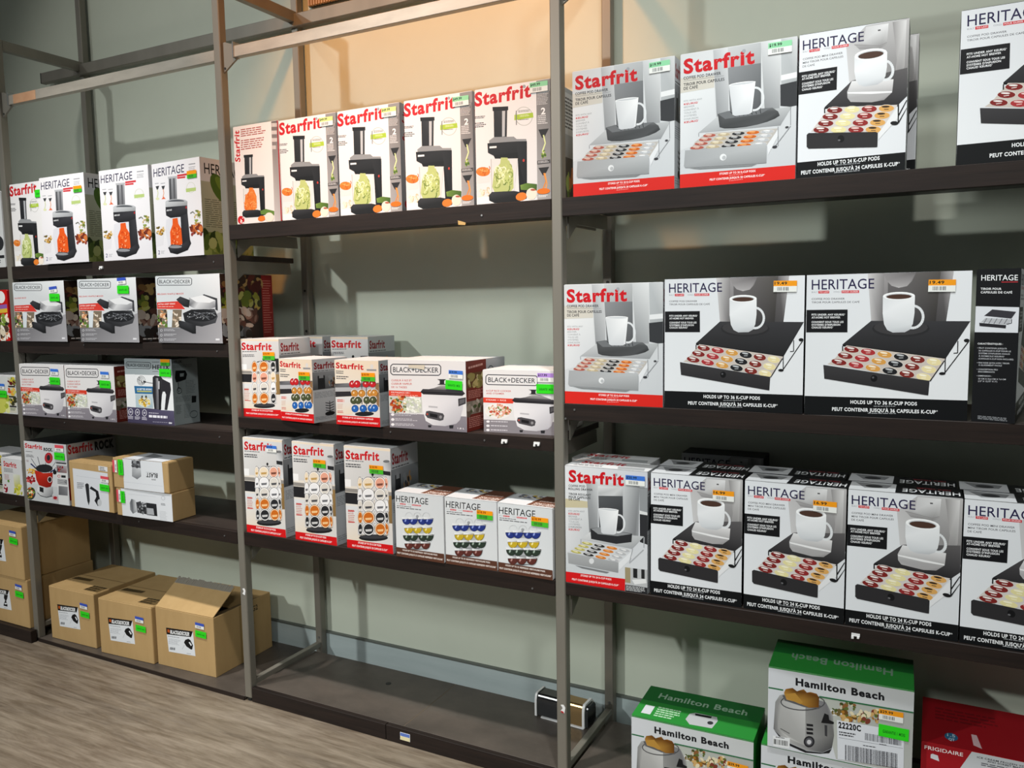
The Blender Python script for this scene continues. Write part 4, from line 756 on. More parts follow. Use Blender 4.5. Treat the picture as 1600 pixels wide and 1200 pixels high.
def art_mixer():
    A = Art([(144, 57), (956, 75), (1020, 1142), (209, 1096)]); A.bg('#e8eaec'); A.P([(144, 57), (956, 75), (972, 330), (160, 312)], ['#8f9a9e', '#a3abae', '#a8b0b3', '#97a2a6']); A.P([(160, 312), (330, 312), (350, 860), (200, 850)], '#e6e8ea')
    A.P([(320, 500), (640, 510), (640, 632), (335, 625)], '#2d6a9a'); A.T('2X BETTER MIXING', (365, 565), (625, 570), 28, '#eef4f8', 0.03); A.P([(370, 578), (625, 582), (625, 600), (372, 598)], '#c9c46a')
    A.P([(338, 630), (640, 636), (650, 860), (350, 850)], ['#b9c9cf', '#c3d2d8', '#a8bcc4', '#b0c4cc']); A.E(500, 760, 110, 85, '#dcdfd8'); A.blobs(400, 690, 600, 835, 60, ['#d9b43c', '#efd470', '#c99a20', '#f4e4a0'], 9, 22, True); A.P([(440, 690), (458, 645), (478, 690)], '#1f2023'); A.P([(505, 690), (525, 645), (548, 690)], '#1f2023'); A.L([(450, 700), (540, 770)], 7, '#3b3c40'); A.L([(540, 700), (450, 770)], 7, '#3b3c40')
    for d in (0, 14, 28): A.ring(440-d*.4, 412, 72-d*1.6, 76-d*1.2, 6, '#2a2b2e', 20)
    A.L([(372, 380), (500, 470)], 6, '#2a2b2e'); A.L([(400, 350), (470, 480)], 6, '#2a2b2e'); A.L([(505, 435), (640, 458)], 12, '#77787c'); A.P([(480, 410), (525, 425), (520, 448), (485, 452)], '#35363a')
    A.P([(640, 360), (675, 330), (780, 345), (815, 390), (940, 450), (955, 560), (890, 890), (845, 885), (870, 640), (850, 590), (815, 590), (800, 640), (780, 890), (670, 885), (640, 640)], '#2d2c30')
    A.P([(690, 370), (735, 372), (745, 880), (700, 878)], ['#5c5b60', '#a9a8ad', '#77767b', '#4a494e']); A.P([(748, 395), (800, 400), (785, 880), (752, 880)], ['#1a1a1c', '#3a393d', '#1f1e21', '#151517']); A.P([(738, 420), (760, 422), (758, 550), (738, 550)], '#c3c2c7')
    A.P([(200, 842), (640, 868), (780, 890), (1005, 900), (1020, 1142), (209, 1096)], ['#4a4560', '#4a4560', '#534e68', '#57526c', '#474259', '#3f3a52'])
    for x in (258, 375, 498): A.ring(x, 925+(x-258)*.05, 40, 56, 8, '#e6e4ec', 20); A.E(x, 925+(x-258)*.05, 18, 20, '#b4b0c0'); A.micro(x-45, 990+(x-258)*.06, x+50, 1045+(x-258)*.06, 3, '#d4d0de', 0.05, 0.5)
    A.micro(572, 932, 785, 950, 1, '#dcd8e6', 0.05); A.micro(575, 970, 985, 1014, 1, '#eceaf2', 0.05, 0.9); A.micro(640, 1078, 900, 1092, 1, '#a8a4b8', 0.04); A.micro(918, 1086, 990, 1112, 1, '#eceaf2', 0.05, 0.9)
    bdlogo(A, 180, 108, 605, 210, 0.03, '#26282c'); A.T('HELIX', (636, 228), (930, 238), 72, '#17181a', 0.02); A.micro(630, 110, 790, 128, 1, '#3b3d41'); A.micro(636, 262, 760, 276, 1, '#3b3d41'); return A
def art_mixer_side():
    A = Art(); A.bg(['#8f9a9c', '#a3acae', '#a9b2b3', '#7a8587']); A.T('HELIX', (4, 6), (40, 6), 4, '#17181a', 0.02); A.micro(4, 9, 85, 14, 3, '#5c6668', 0, 0.3)
    A.P([(14, 17), (52, 18), (58, 24), (52, 32), (30, 34), (14, 35), (10, 28)], '#121416'); A.P([(30, 22), (46, 22), (44, 27), (30, 27)], '#9aa4a6'); A.L([(22, 35), (20, 48)], 2, '#3a3f41'); A.ring(24, 48, 10, 5, 1.4, '#2d3234', 14); A.ring(22, 46, 5, 4, 1.2, '#2d3234', 12)
    A.micro(50, 34, 95, 55, 9, '#5c6668', 0, 0.28); A.micro(8, 57, 95, 66, 5, '#5c6668', 0, 0.28); A.P([(72, 58), (90, 59), (88, 69), (70, 69)], '#15181a'); A.micro(8, 70, 30, 84, 7, '#4b5557', 0, 0.35); A.micro(38, 70, 68, 92, 10, '#5c6668', 0, 0.28); A.ring(76, 87, 16, 6, 1.2, '#4b5557', 16); return A

def art_fondue():
    A = Art([(263, 368), (760, 410), (820, 1128), (322, 1058)]); A.bg(['#e0e0e2', '#d6d6d8', '#c3c6c9', '#d2d4d6'])
    A.P([(300, 850), (800, 930), (820, 1128), (322, 1058)], ['#cfd2d4', '#c3c6c9', '#b9bcbf', '#c9ccce'])
    A.E(352, 745, 50, 22, '#dcdadc'); A.blobs(310, 690, 405, 750, 24, ['#d9a83c', '#efc860', '#b4801c'], 8, 16); A.E(355, 830, 62, 46, '#d9d9db'); A.blobs(305, 780, 402, 865, 40, ['#a3202a', '#c43a40', '#7d1218', '#d4605c'], 9, 18, True)
    A.E(352, 985, 58, 75, '#3a3b3f'); A.blobs(308, 915, 400, 1050, 50, ['#4d6a24', '#c9502c', '#d9a03c', '#7d963c', '#efe6c4', '#2d3a14'], 9, 20, True)
    for a_, b_ in (((355, 575), (440, 700)), ((430, 555), (480, 730)), ((645, 610), (560, 740)), ((525, 620), (520, 730)), ((665, 660), (590, 740))): A.L([a_, b_], 6, '#55575c')
    A.L([(350, 635), (430, 705)], 14, '#23305c'); A.L([(640, 700), (580, 735)], 14, '#23305c'); A.E(635, 735, 22, 26, '#19191b')
    A.E(510, 690, 100, 48, '#26272a'); A.P([(400, 710), (500, 745), (612, 740), (608, 850), (590, 905), (540, 915), (450, 885), (418, 820)], ['#b8281c', '#c9301f', '#a3200f', '#8f1a0f', '#7a150c', '#8f1a10', '#a82014', '#b8281c']); A.ring(578, 820, 28, 36, 6, '#d9d9db', 18); A.E(578, 820, 20, 28, '#232427')
    A.P([(440, 890), (540, 918), (612, 905), (618, 975), (600, 1015), (540, 1030), (460, 1000), (430, 950)], ['#d9dadc', '#c3c4c6', '#b4b5b8', '#8f9093', '#77787b', '#9fa0a3', '#d6d7d9', '#e2e3e5']); A.P([(458, 905), (505, 918), (505, 975), (460, 960)], '#1f2022'); A.L([(435, 975), (470, 1010), (540, 1030), (610, 1015)], 6, '#1f2326')
    starfrit(A, (278, 447), (482, 470), 50); A.T('ROCK.', (500, 482), (606, 490), 34, '#1a1a1c', 0.06)
    A.ring(560, 568, 48, 64, 12, '#a81a24', 20); A.E(560, 568, 38, 52, '#b4343c'); A.E(558, 565, 20, 34, '#26272a'); A.micro(288, 488, 395, 500, 1, '#55565a', 0.08); A.micro(292, 528, 398, 560, 3, '#55565a', 0.08); A.T('12', (296, 612), (322, 614), 22, '#7a4a50', 0.02)
    A.P([(645, 612), (775, 625), (810, 1128), (690, 1112)], '#d9dadb'); A.P([(648, 612), (770, 622), (770, 642), (648, 632)], '#4b4c50'); A.P([(652, 645), (778, 655), (778, 745), (658, 735)], ['#8f9094', '#b4b4b8', '#8d6a6c', '#55565a']); A.blobs(670, 665, 740, 720, 14, ['#8d1f28', '#c43a40', '#26272a'], 8, 15); A.E(685, 780, 18, 18, '#b4343c'); A.E(685, 780, 12, 12, '#d9dadb'); A.P([(712, 768), (765, 772), (765, 800), (712, 796)], '#232427'); A.P([(668, 812), (780, 822), (782, 880), (670, 870)], '#77787c'); A.micro(672, 818, 778, 870, 5, '#d9d9db', 0.08, 0.4); A.P([(682, 895), (790, 905), (792, 1010), (684, 1000)], ['#6d6e72', '#8f9094', '#77787c', '#5c5d61']); A.P([(612, 1010), (672, 1020), (676, 1065), (616, 1052)], '#c4a0a4'); A.E(645, 1035, 22, 18, '#a3202a'); return A
def art_fondue_side():
    A = Art(); A.bg(['#c9c9cc', '#a9a9ad', '#8f8f94', '#b4b4b8']); starfrit(A, (3, 16), (52, 16), 14, '#a3141c'); A.T('ROCK', (56, 17), (96, 17), 13, '#1a1a1c', 0.06); A.P([(8, 30), (60, 26), (96, 34), (96, 60), (20, 62)], '#1f2124'); A.P([(0, 55), (30, 55), (34, 92), (0, 92)], '#7d1418'); return A
def art_blend(upside=False):
    A = Art(); A.U(0.16 if not upside else 0.20, 0.0, 1.0 if not upside else .90, 1.0, '#dfe1e5')
    return A
def art_stickblender():
    A = Art([(50, 240), (545, 310), (548, 825), (92, 742)]); A.P([(98, 328), (500, 395), (498, 808), (130, 745)], '#d9dce2'); A.L([(140, 415), (480, 470)], 2, '#aab0b8')
    A.P([(240, 515), (262, 500), (282, 515), (290, 690), (278, 738), (262, 690)], '#2a2b2e'); A.P([(290, 560), (308, 535), (385, 590), (402, 680), (420, 710), (375, 748), (340, 690), (362, 650), (355, 600)], '#232427'); A.E(395, 712, 24, 36, '#c3c6ca')
    A.micro(150, 490, 230, 560, 4, '#6d7076', 0.1); A.P([(395, 305), (500, 322), (500, 378), (398, 360)], '#dfe0e2'); A.micro(410, 318, 485, 368, 3, '#55575c', 0.14); return A
def art_blender_low():
    A = Art([(553, 530), (1240, 585), (1240, 920), (560, 838)]); A.P([(612, 535), (1240, 590), (1240, 918), (622, 845)], '#dcdfe4'); A.L([(700, 600), (1040, 625)], 2, '#b4b9c0')
    A.P([(712, 700), (735, 655), (785, 670), (800, 720), (795, 800), (745, 825), (715, 780)], ['#8d9095', '#55585d', '#c9ccd0', '#dcdee1', '#a9acb0', '#6d7075', '#8d9095']); A.P([(790, 690), (910, 700), (912, 830), (800, 812)], ['#3a3b3f', '#55565a', '#232427', '#6d6e72']); A.blobs(805, 690, 905, 825, 26, ['#232427', '#8d9095', '#c9ccd0', '#45464a'], 9, 20); A.P([(912, 695), (1040, 708), (1045, 850), (915, 835)], ['#26272a', '#2d2e32', '#1f2023', '#3a3b3f']); A.P([(918, 755), (1000, 762), (1008, 838), (920, 828)], '#a9acb1')
    A.ring(1130, 638, 24, 24, 3, '#8d9095', 16); A.micro(1098, 698, 1158, 726, 2, '#77797e', 0.1, 0.6); A.micro(1075, 790, 1180, 900, 8, '#a9acb1', 0.1, 0.25); return A
def art_blender_up():
    A = Art([(513, 172), (1200, 240), (1228, 585), (553, 525)]); A.P([(645, 185), (1130, 232), (1168, 580), (682, 536)], '#dcdfe4'); A.L([(670, 460), (1150, 505)], 2, '#b4b9c0')
    A.P([(762, 205), (868, 215), (880, 300), (770, 290)], '#6d7075'); A.blobs(770, 200, 865, 290, 26, ['#3a3b3f', '#8d9095', '#55565a'], 9, 20); A.P([(772, 295), (880, 305), (888, 395), (840, 430), (775, 395)], ['#a9acb1', '#c9ccd0', '#8d9095', '#6d7075', '#8d9095'])
    A.T('BLAST', (1085, 365), (950, 355), 0, '#26272a', 0.03, up=(1085, 412)); A.T('pure', (1062, 426), (1016, 422), 0, '#26272a', 0.01, up=(1062, 448)); A.L([(945, 345), (1085, 357)], 3, '#8d9095'); return A
def art_blender_up_top():
    A = Art(); A.U(.20, 0, .90, 1, '#dcdfe4'); A.P([(30, 2), (60, 30), (58, 100), (46, 100)], '#8d9095'); return A

def art_kraft_label(blender=False):
    A = Art([(20, 405), (625, 530), (720, 1135), (95, 985)])
    A.P([(148, 612), (430, 655), (480, 907), (197, 857)], '#dfe3e8'); A.P([(148, 612), (430, 655), (415, 712), (161, 680)], '#161414')
    A.P([(163, 630), (188, 634), (193, 665), (168, 660)], '#b4521c'); A.T('BLACK&DECKER', (197, 672), (398, 700), 34, '#eceef0', 0.05)
    A.micro(175, 696, 305, 706, 1, '#77797e', 0.16); A.micro(186, 722, 318, 782, 6, '#a9adb4', 0.16, 0.35); A.bars(205, 812, 262, 838, 12, '#35373c', 0.12); A.micro(385, 875, 440, 885, 1, '#8d9096', 0.12)
    if blender: A.P([(375, 710), (420, 716), (415, 760), (405, 790), (425, 845), (425, 862), (378, 852), (380, 830), (392, 785), (375, 755)], '#1d1d1f'); A.E(402, 825, 14, 10, '#dfe3e8')
    else: A.P([(347, 765), (360, 738), (390, 728), (412, 742), (444, 795), (440, 838), (425, 838), (375, 805)], '#141416'); A.P([(396, 765), (407, 760), (433, 792), (424, 803)], '#e6eaee'); A.L([(355, 790), (335, 835)], 3, '#a9adb4')
    return A
def art_kraft_top():
    A = Art(); A.P([(4, 60), (42, 58), (42, 66), (4, 68)], '#5c4a2e'); A.micro(6, 59, 36, 67, 2, '#3a3020'); A.P([(66, 76), (97, 76), (97, 92), (66, 92)], '#6a5636'); A.micro(66, 75, 97, 92, 3, '#332a1c', 0, 0.6); A.L([(0, 50), (100, 50)], 1.2, '#7a6240'); return A
def toaster(A):
    A.P([(115, 600), (125, 440), (150, 400), (200, 385), (300, 400), (420, 440), (462, 520), (468, 640), (455, 715), (400, 740), (310, 730), (180, 670)], ['#6f6f70', '#8d8d8d', '#a9a9a8', '#9f9f9e', '#8a8a89', '#77777a', '#a3a3a2', '#6d6d6c', '#4f4f50', '#5c5c5e', '#a3a3a2', '#b4b4b3'])
    A.P([(135, 470), (165, 430), (300, 470), (300, 700), (200, 655), (140, 600)], ['#8d8d8d', '#b4b4b3', '#c9c9c8', '#a9a9a8', '#d3d3d2', '#a3a3a2'])
    A.P([(118, 605), (185, 675), (310, 732), (400, 742), (455, 718), (440, 745), (390, 748), (300, 742), (175, 685)], '#232326')
    A.ring(285, 440, 130, 50, 6, '#4a4a4c', 28); A.P([(165, 400), (200, 395), (390, 460), (380, 478), (290, 468), (180, 430)], '#5c5c5e')
    A.P([(175, 385), (185, 362), (225, 355), (250, 375), (262, 370), (290, 362), (308, 382), (330, 378), (365, 388), (380, 410), (378, 470), (320, 472), (250, 440), (190, 425)], ['#a8772c', '#8f6020', '#6a4014', '#5c3810', '#9a6a28', '#8f6020', '#6a4014', '#a8772c', '#7a4a18', '#5c3810', '#6a4014', '#8f6020', '#b98a3c', '#c0924a'])
    A.P([(182, 392), (240, 385), (285, 440), (270, 452), (200, 420)], '#b4883c')
    for y in (578, 602, 626): A.P([(306, y-10), (344, y-6), (346, y+8), (308, y+5)], '#1d1d20')
    A.E(322, 676, 32, 34, '#26262a'); A.E(322, 676, 22, 24, '#55555a'); A.E(322, 678, 13, 14, '#c9c9cc'); A.L([(155, 598), (208, 628)], 4, '#4a4a4c'); A.P([(398, 545), (412, 505), (435, 515), (440, 545), (468, 558), (465, 570), (392, 562)], '#19191b'); A.P([(412, 575), (428, 578), (428, 645), (414, 640)], '#3a3a3d')
def art_toaster(label=True):
    A = Art([(85, 228), (950, 365), (932, 884), (80, 700)]); A.bg(['#d3d6dc', '#d9dce2', '#c3c6c6', '#d0d3d8'])
    A.P([(380, 405), (945, 495), (935, 880), (480, 780)], ['#b4b8b0', '#a9aca6', '#b7b9b6', '#bdbfba']); A.E(480, 500, 48, 20, '#d9d9d6'); A.blobs(440, 478, 520, 512, 16, ['#6a5c34', '#4d5a2a', '#8f7a4a'], 7, 14); A.blobs(480, 440, 590, 482, 22, ['#5d6a34', '#c9c4a8', '#8a5c34', '#3d4a24'], 8, 16); A.blobs(510, 490, 750, 560, 60, ['#a8742c', '#6a4a20', '#c9a468', '#5d6a2c', '#7a3a2c', '#e0d4b4'], 10, 22)
    A.L([(85, 355), (170, 370)], 9, '#2d6a44'); A.L([(380, 405), (945, 497)], 9, '#2d6a44')
    A.L([(85, 232), (950, 369)], 7, '#3d8a44')
    toaster(A); A.T('Hamilton Beach', (242, 338), (768, 424), 42, '#17181c', 0.045)
    if label:
        A.P([(112, 640), (210, 656), (208, 718), (114, 702)], '#e4e6e8'); A.bars(118, 660, 200, 690, 14, 40, 0.17); A.micro(128, 646, 180, 656, 1, '#4b4c50', 0.15)
        A.P([(485, 545), (888, 612), (884, 838), (490, 780)], '#dcdfe6'); A.T('22220C', (494, 590), (628, 612), 34, '#101114', 0.045); A.micro(498, 612, 612, 642, 2, '#3b3c40', 0.16, 0.5); A.bars(652, 622, 872, 665, 34, '#3a3a44', 0.16); A.L([(496, 650), (880, 715)], 2, '#6a6c74'); A.micro(738, 686, 800, 696, 1, '#3b3c40', 0.16); A.bars(534, 694, 850, 785, 36, '#1d1d28', 0.17); A.micro(640, 694, 742, 704, 1, '#3b3c40', 0.16)
    return A
def art_toaster_top(front=True):
    A = Art(); A.bg('#2f8f3a'); A.P([(0, 0), (100, 0), (100, 48), (0, 48)], '#1f6a30')  # darker back half: shade from the shelf above, put into the print colour
    if front:
        A.T('Hamilton Beach', (12, 34), (88, 34), 16, '#9ab8a0', 0.02); A.P([(6, 62), (14, 62), (14, 88), (6, 88)], '#d9dcdf'); A.micro(17, 60, 38, 92, 5, '#bfe0c0'); A.P([(44, 62), (48, 56), (66, 56), (68, 66), (66, 90), (48, 92), (43, 80)], '#c3c4c6'); A.P([(48, 58), (62, 57), (62, 63), (49, 64)], '#1f2022'); A.E(63, 76, 2.4, 5, '#35363a')
    else: A.T('Hamilton Beach', (86, 44), (14, 44), 0, '#7d9a84', 0.02, up=(86, 66))
    return A
def art_frig():
    A = Art([(18, 655), (2640, 1170), (2630, 3660), (25, 3130)]); A.bg('#a01620'); A.P([(970, 845), (2640, 1170), (2630, 3660), (25, 3130), (250, 2200)], '#c9ccd0')
    A.P([(970, 845), (18, 655), (25, 3000), (200, 2300)], '#a01620'); A.T('FRIGIDAIRE', (82, 828), (812, 965), 82, '#f2e6e6', 0.012); A.P([(205, 950), (240, 935), (340, 970), (372, 1100), (320, 1080), (205, 1035)], '#d6d6da')
    A.T('ICE CREAM FROZEN YOGURT', (1070, 978), (2150, 1180), 38, '#26272c', 0.02); A.T('AND SORBET MAKER', (1262, 1062), (1950, 1195), 38, '#26272c', 0.02); A.micro(1150, 1080, 2100, 1160, 2, '#55565c', 0.18, 0.5); return A
def art_frig_top():
    A = Art(); A.bg('#a01620'); A.E(22, 80, 5, 8, '#2d6a8f'); A.T('1.5', (19, 80), (25, 80), 6, '#c9dce6', 0.02); A.T('QT', (20, 88), (24.5, 88), 5, '#e6f0f4', 0.02); A.P([(37, 66), (41, 66), (44, 92), (38, 88)], '#e0bcc0'); A.micro(10, 20, 60, 50, 4, '#7d141c'); return A
def art_h36_side():
    A = Art([(75, 100), (382, 82), (352, 1190), (55, 1180)]); A.bg('#121316')
    A.T('HERITAGE', (106, 176), (358, 168), 40, '#eceef0', 0.006); A.L([(245, 184), (358, 180)], 5, '#c8333c'); A.T('TIROIR POUR', (104, 243), (246, 240), 15, '#e6e8ea', 0.025); A.T('CAPSULES DE CAFÉ', (104, 268), (320, 264), 15, '#e6e8ea', 0.025)
    A.P([(72, 362), (370, 362), (364, 545), (68, 548)], '#d9dce2'); A.P([(130, 430), (185, 382), (350, 395), (318, 445)], '#35343a'); A.P([(110, 475), (140, 445), (320, 448), (300, 490)], '#b4b6bb'); A.P([(98, 480), (282, 492), (280, 516), (100, 504)], '#29282d')
    for x in (150, 185, 220, 255, 290): A.L([(x, 446), (x-22, 485)], 4, '#55565c')
    A.L([(320, 448), (318, 478), (285, 485)], 5, '#2a2a2e')
    A.T('CARACTÉRISTIQUES :', (90, 635), (262, 634), 12, '#e6e8ea', 0.02)
    for i, (t_, x) in enumerate((("• PEUT CONTENIR JUSQU'À", 290), ('36 CAPSULES K-CUP® POUR LE', 318), ("SYSTÈME D'INFUSION CHAUD", 312), ('À DOMICILE KEURIG®', 270), ('(CAPSULES K-CUP® NON INCLUSES)', 336))): A.T(t_, (88 if i == 0 else 98, 665+i*19), (x, 665+i*19), 10, '#c9cbd0', 0.01)
    for t_, y, x in (('• FINI NOIR SATIN AVEC TIROIR', 770, 310), ('À GLISSEMENT FACILE', 787, 258), ('• CONCEPTION PEU', 817, 230), ('ENCOMBRANTE', 834, 210), ('• DIMENSION :', 863, 190), ('33 CM X 32,4 CM X 7,6 CM', 884, 286), ('(13" X 12,75" X 3")', 901, 228)): A.T(t_, (88 if t_[0] == '•' else 98, y), (x, y), 10, '#c9cbd0', 0.01)
    A.micro(100, 1140, 310, 1168, 3, '#9a9da2', 0.06, 0.4); return A
def art_plain_end(kind):
    A = Art()
    if kind == 'white': A.bg('#cfd2d2'); A.micro(60, 5, 96, 50, 8, '#55585a'); A.E(85, 68, 14, 10, '#2a2b2e'); A.P([(55, 84), (98, 84), (98, 88), (55, 88)], '#26272a'); A.micro(50, 90, 96, 98, 3, '#4b4d50')
    elif kind == 'red': A.bg('#c41410'); A.E(80, 14, 13, 12, '#eceae8'); A.P([(60, 30), (97, 28), (97, 42), (60, 44)], '#8d5ca8'); A.P([(60, 38), (97, 36), (97, 44), (60, 46)], '#d9b43c'); A.blobs(55, 52, 97, 74, 26, ['#26321a', '#7d963c', '#efe6d0', '#3a2a22'], 5, 11); A.blobs(55, 76, 97, 97, 26, ['#efe9dc', '#c98a5c', '#4d3a2c', '#dcd0b8'], 5, 11)
    elif kind == 'juice':
        A.bg('#d3d6d4'); A.blobs(10, 55, 78, 92, 30, ['#c9cc5c', '#aab43c', '#e0e29a'], 8, 16); A.P([(80, 3), (98, 3), (98, 97), (80, 97)], '#c9c6b8')
        for y, pal in ((5, ['#5c1a1c', '#c9b83c', '#8a9a3c']), (32, ['#c9502c', '#e0a43c', '#c9c45c']), (58, ['#7d8a2c', '#c9b04c', '#3a3a20'])): A.blobs(81, y, 97, y+18, 14, pal, 3, 6); A.P([(80, y+20), (98, y+20), (98, y+24), (80, y+24)], '#26272a')
        A.micro(82, 84, 96, 92, 3, '#4d6a34')
    elif kind == 'glass':
        A.bg('#d6d7d8'); starfrit(A, (12, 22), (74, 24), 14); A.micro(12, 28, 58, 40, 3, '#6d6e72'); A.micro(12, 46, 42, 62, 4, '#b48a8c'); A.E(30, 64, 5, 4, '#5c8a34'); A.P([(55, 42), (88, 42), (86, 78), (58, 78)], ['#e2e4dc', '#d0d4b8', '#b4b44c', '#c9c45c']); A.blobs(58, 72, 92, 94, 14, ['#c9c43c', '#a8aa2c', '#dcd870'], 5, 9); A.E(14, 86, 10, 12, '#8d1828'); A.blobs(8, 78, 20, 94, 4, ['#efdede'], 3, 4)
    return A

def art_sticker(kind, price, sub=None):
    A = Art()
    top = {'mint': '#8fd3a4', 'orange': '#ef9a1c', 'blue': '#3d74d0', 'lime': '#cfe08a', 'red': '#d9505c', 'purple': '#b08ad8', 'og': '#f09a14', 'navy': '#3a55b8'}[kind]
    bot = '#45b82c' if kind == 'og' else '#e8eae6'
    A.P([(0, 0), (100, 0), (100, 48), (0, 48)], top); A.P([(0, 48), (100, 48), (100, 100), (0, 100)], bot)
    if price: A.T(price, (4, 34), (58, 34), 24, '#1d2a20' if kind not in ('og',) else '#8d3a08', 0.03)
    A.bars(16, 56, 66, 88, 13, '#35402f' if kind == 'og' else '#55585c'); return A
def art_green():
    A = Art(); A.bg(GRN); A.T('GARANTIE 1 MOIS', (14, 66), (88, 66), 24, '#14701a', 0.03); return A
# ---------------------------------------------------------------- cartons
_BODY = {}
def body_mesh(w, d, h, m, bev=0.0022):
    k = (round(w, 4), round(d, 4), round(h, 4), m)
    if k not in _BODY:
        bm = bmesh.new(); bm_box(bm, -w/2, w/2, -d/2, d/2, 0, h, bev); me = done(bm, 'carton_body'); me.materials.append(MATS[m]); _BODY[k] = me
    return _BODY[k]
_PM = {}
def place_fn(face, w, d, h):
    if face == 'front': return lambda u, v, z: (-w/2+u, -d/2-z, v)
    if face == 'right': return lambda u, v, z: (w/2+z, -d/2+u, v)
    if face == 'left': return lambda u, v, z: (-w/2-z, d/2-u, v)
    return lambda u, v, z: (-w/2+u, -d/2+v, h+0.0012+z)
def print_mesh(fn, face, w, d, h, args=()):
    k = (fn.__name__, args, face, round(w, 4), round(d, 4), round(h, 4))
    if k not in _PM:
        fw, fh = {'front': (w, h), 'right': (d, h), 'left': (d, h), 'top': (w, d)}[face]
        _PM[k] = fn(*args).mesh(fw, fh, place_fn(face, w, d, h), face+'_print')
    return _PM[k]
STK = {}
def sticker(root, name, art_key, u, v, w, d, h, sw, sh, rot=0.0, face='front'):
    if art_key not in STK: STK[art_key] = art_green() if art_key == 'green' else art_sticker(*art_key)
    pl = place_fn(face, w, d, h); fw, fh = (w, h) if face == 'front' else (d, h)
    c, s = math.cos(math.radians(rot)), math.sin(math.radians(rot))
    def pf(a, b, z):
        a -= sw/2; b -= sh/2
        return pl(u*fw+a*c-b*s, v*fh+a*s+b*c, z+0.0022+(0.0006 if art_key == 'green' else 0))
    return link(name, STK[art_key].mesh(sw, sh, pf, name), None, root)
def carton(name, label, x, y, z, ang, w, d, h, m='card_white', prints=(), stickers=(), group=None, flap='card_white', anchor='L'):
    """x, y: front bottom corner (left one, or right one with anchor='R'); ang: turn about z in degrees"""
    r = math.radians(ang); s = 0.5 if anchor == 'L' else -0.5
    cx = x+math.cos(r)*s*w-math.sin(r)*d/2; cy = y+math.sin(r)*s*w+math.cos(r)*d/2
    t = thing(name, label, 'box', (cx, cy, z+0.0003), r, group)
    b = bpy.data.objects.new('carton_body', body_mesh(w, d, h, m)); C.objects.link(b); b.parent = t
    if flap:
        k = ('flap', round(w, 4), round(d, 4), round(h, 4), flap)
        if k not in _BODY:
            bm = bmesh.new(); bm_box(bm, -w/2+0.0015, w/2-0.0015, -d/2+0.0012, d/2-0.002, h, h+0.0011); me = done(bm, 'top_flap'); me.materials.append(MATS[flap]); _BODY[k] = me
        o = bpy.data.objects.new('top_flap', _BODY[k]); C.objects.link(o); o.parent = t
    for p in prints:
        face, fn, args = p[0], p[1], p[2] if len(p) > 2 else ()
        o = bpy.data.objects.new(face+'_print', print_mesh(fn, face, w, d, h, args)); C.objects.link(o); o.parent = t
    for (kind, u, v, sw, sh, rot) in stickers:
        sticker(t, 'guarantee_sticker' if kind == 'green' else 'price_sticker', kind, u, v, w, d, h, sw, sh, rot)
    return t
SZ = (0.052, 0.026)
def ps(kind, price, u, v, rot=0, k=1.0): return ((kind, price), u, v, SZ[0]*k, SZ[1]*k, rot)
def gs(u, v, rot=0, k=1.0): return ('green', u, v, 0.056*k, 0.026*k, rot)
DW = dict(w=0.268, d=0.088, h=0.314); H36 = dict(w=0.331, d=0.088, h=0.321); H24 = dict(w=0.231, d=0.09, h=0.322)
P_D = [('front', art_sf_drawer), ('right', art_sf_side)]; P36 = [('front', art_h36)]; P24 = [('front', art_h24), ('top', art_h24_top)]
# right bay, top shelf
Z = 1.642
carton('pod_drawer_carton', 'silver pod drawer carton with red lettering on the top shelf, touching the upright post', 1.262, .003, Z, 0, **DW, prints=P_D, stickers=[ps('mint', '$19.99', .86, .935, 1)])
carton('pod_drawer_carton', 'silver pod drawer carton with red lettering against the mini drawer carton, top shelf', 1.544, .003, Z, 0, **DW, prints=P_D, stickers=[ps('mint', '$19.99', .86, .94, 0)])
carton('mini_drawer_carton', 'black-banded mini pod drawer carton standing in front of its twin on the top shelf', 1.816, .006, Z, 0, .222, .09, .316, 'card_grey', [('front', art_h24)], flap='card_black')
carton('mini_drawer_carton', 'mini pod drawer carton mostly hidden behind another one on the top shelf', 1.833, .115, Z, 0, .222, .09, .312, 'card_grey', [('front', art_h24)], flap='card_black')
carton('wide_drawer_carton', 'black-banded wide pod drawer carton standing alone on the top shelf, black side showing', 2.135, .003, Z, 0, .331, .088, .312, 'card_black', P36, flap='card_black')
# right bay, middle shelf
Z = 1.101
carton('pod_drawer_carton', 'silver pod drawer carton with red lettering beside the wide black-banded cartons', 1.234, .001, Z, 0.6, **DW, prints=P_D)
carton('wide_drawer_carton', 'wide black-banded pod drawer carton beside the red-lettered one, orange price sticker', 1.507, .002, Z, -0.4, **H36, m='card_black', prints=P36, flap='card_black', stickers=[ps('orange', '19.49', .87, .925, -1)], group='wide pod drawer cartons on the middle shelf')
carton('wide_drawer_carton', 'wide black-banded pod drawer carton beside the turned carton, orange price sticker', 1.842, .000, Z, 1.6, **H36, m='card_black', prints=P36, flap='card_black', stickers=[ps('orange', '19.49', .83, .905, -1)], group='wide pod drawer cartons on the middle shelf')
carton('wide_drawer_carton', 'pod drawer carton turned so that its black narrow side faces the aisle', 2.181, .010, Z, -8, .080, .331, .322, 'card_white', [('front', art_h36_side), ('right', art_h36)], flap='card_black')
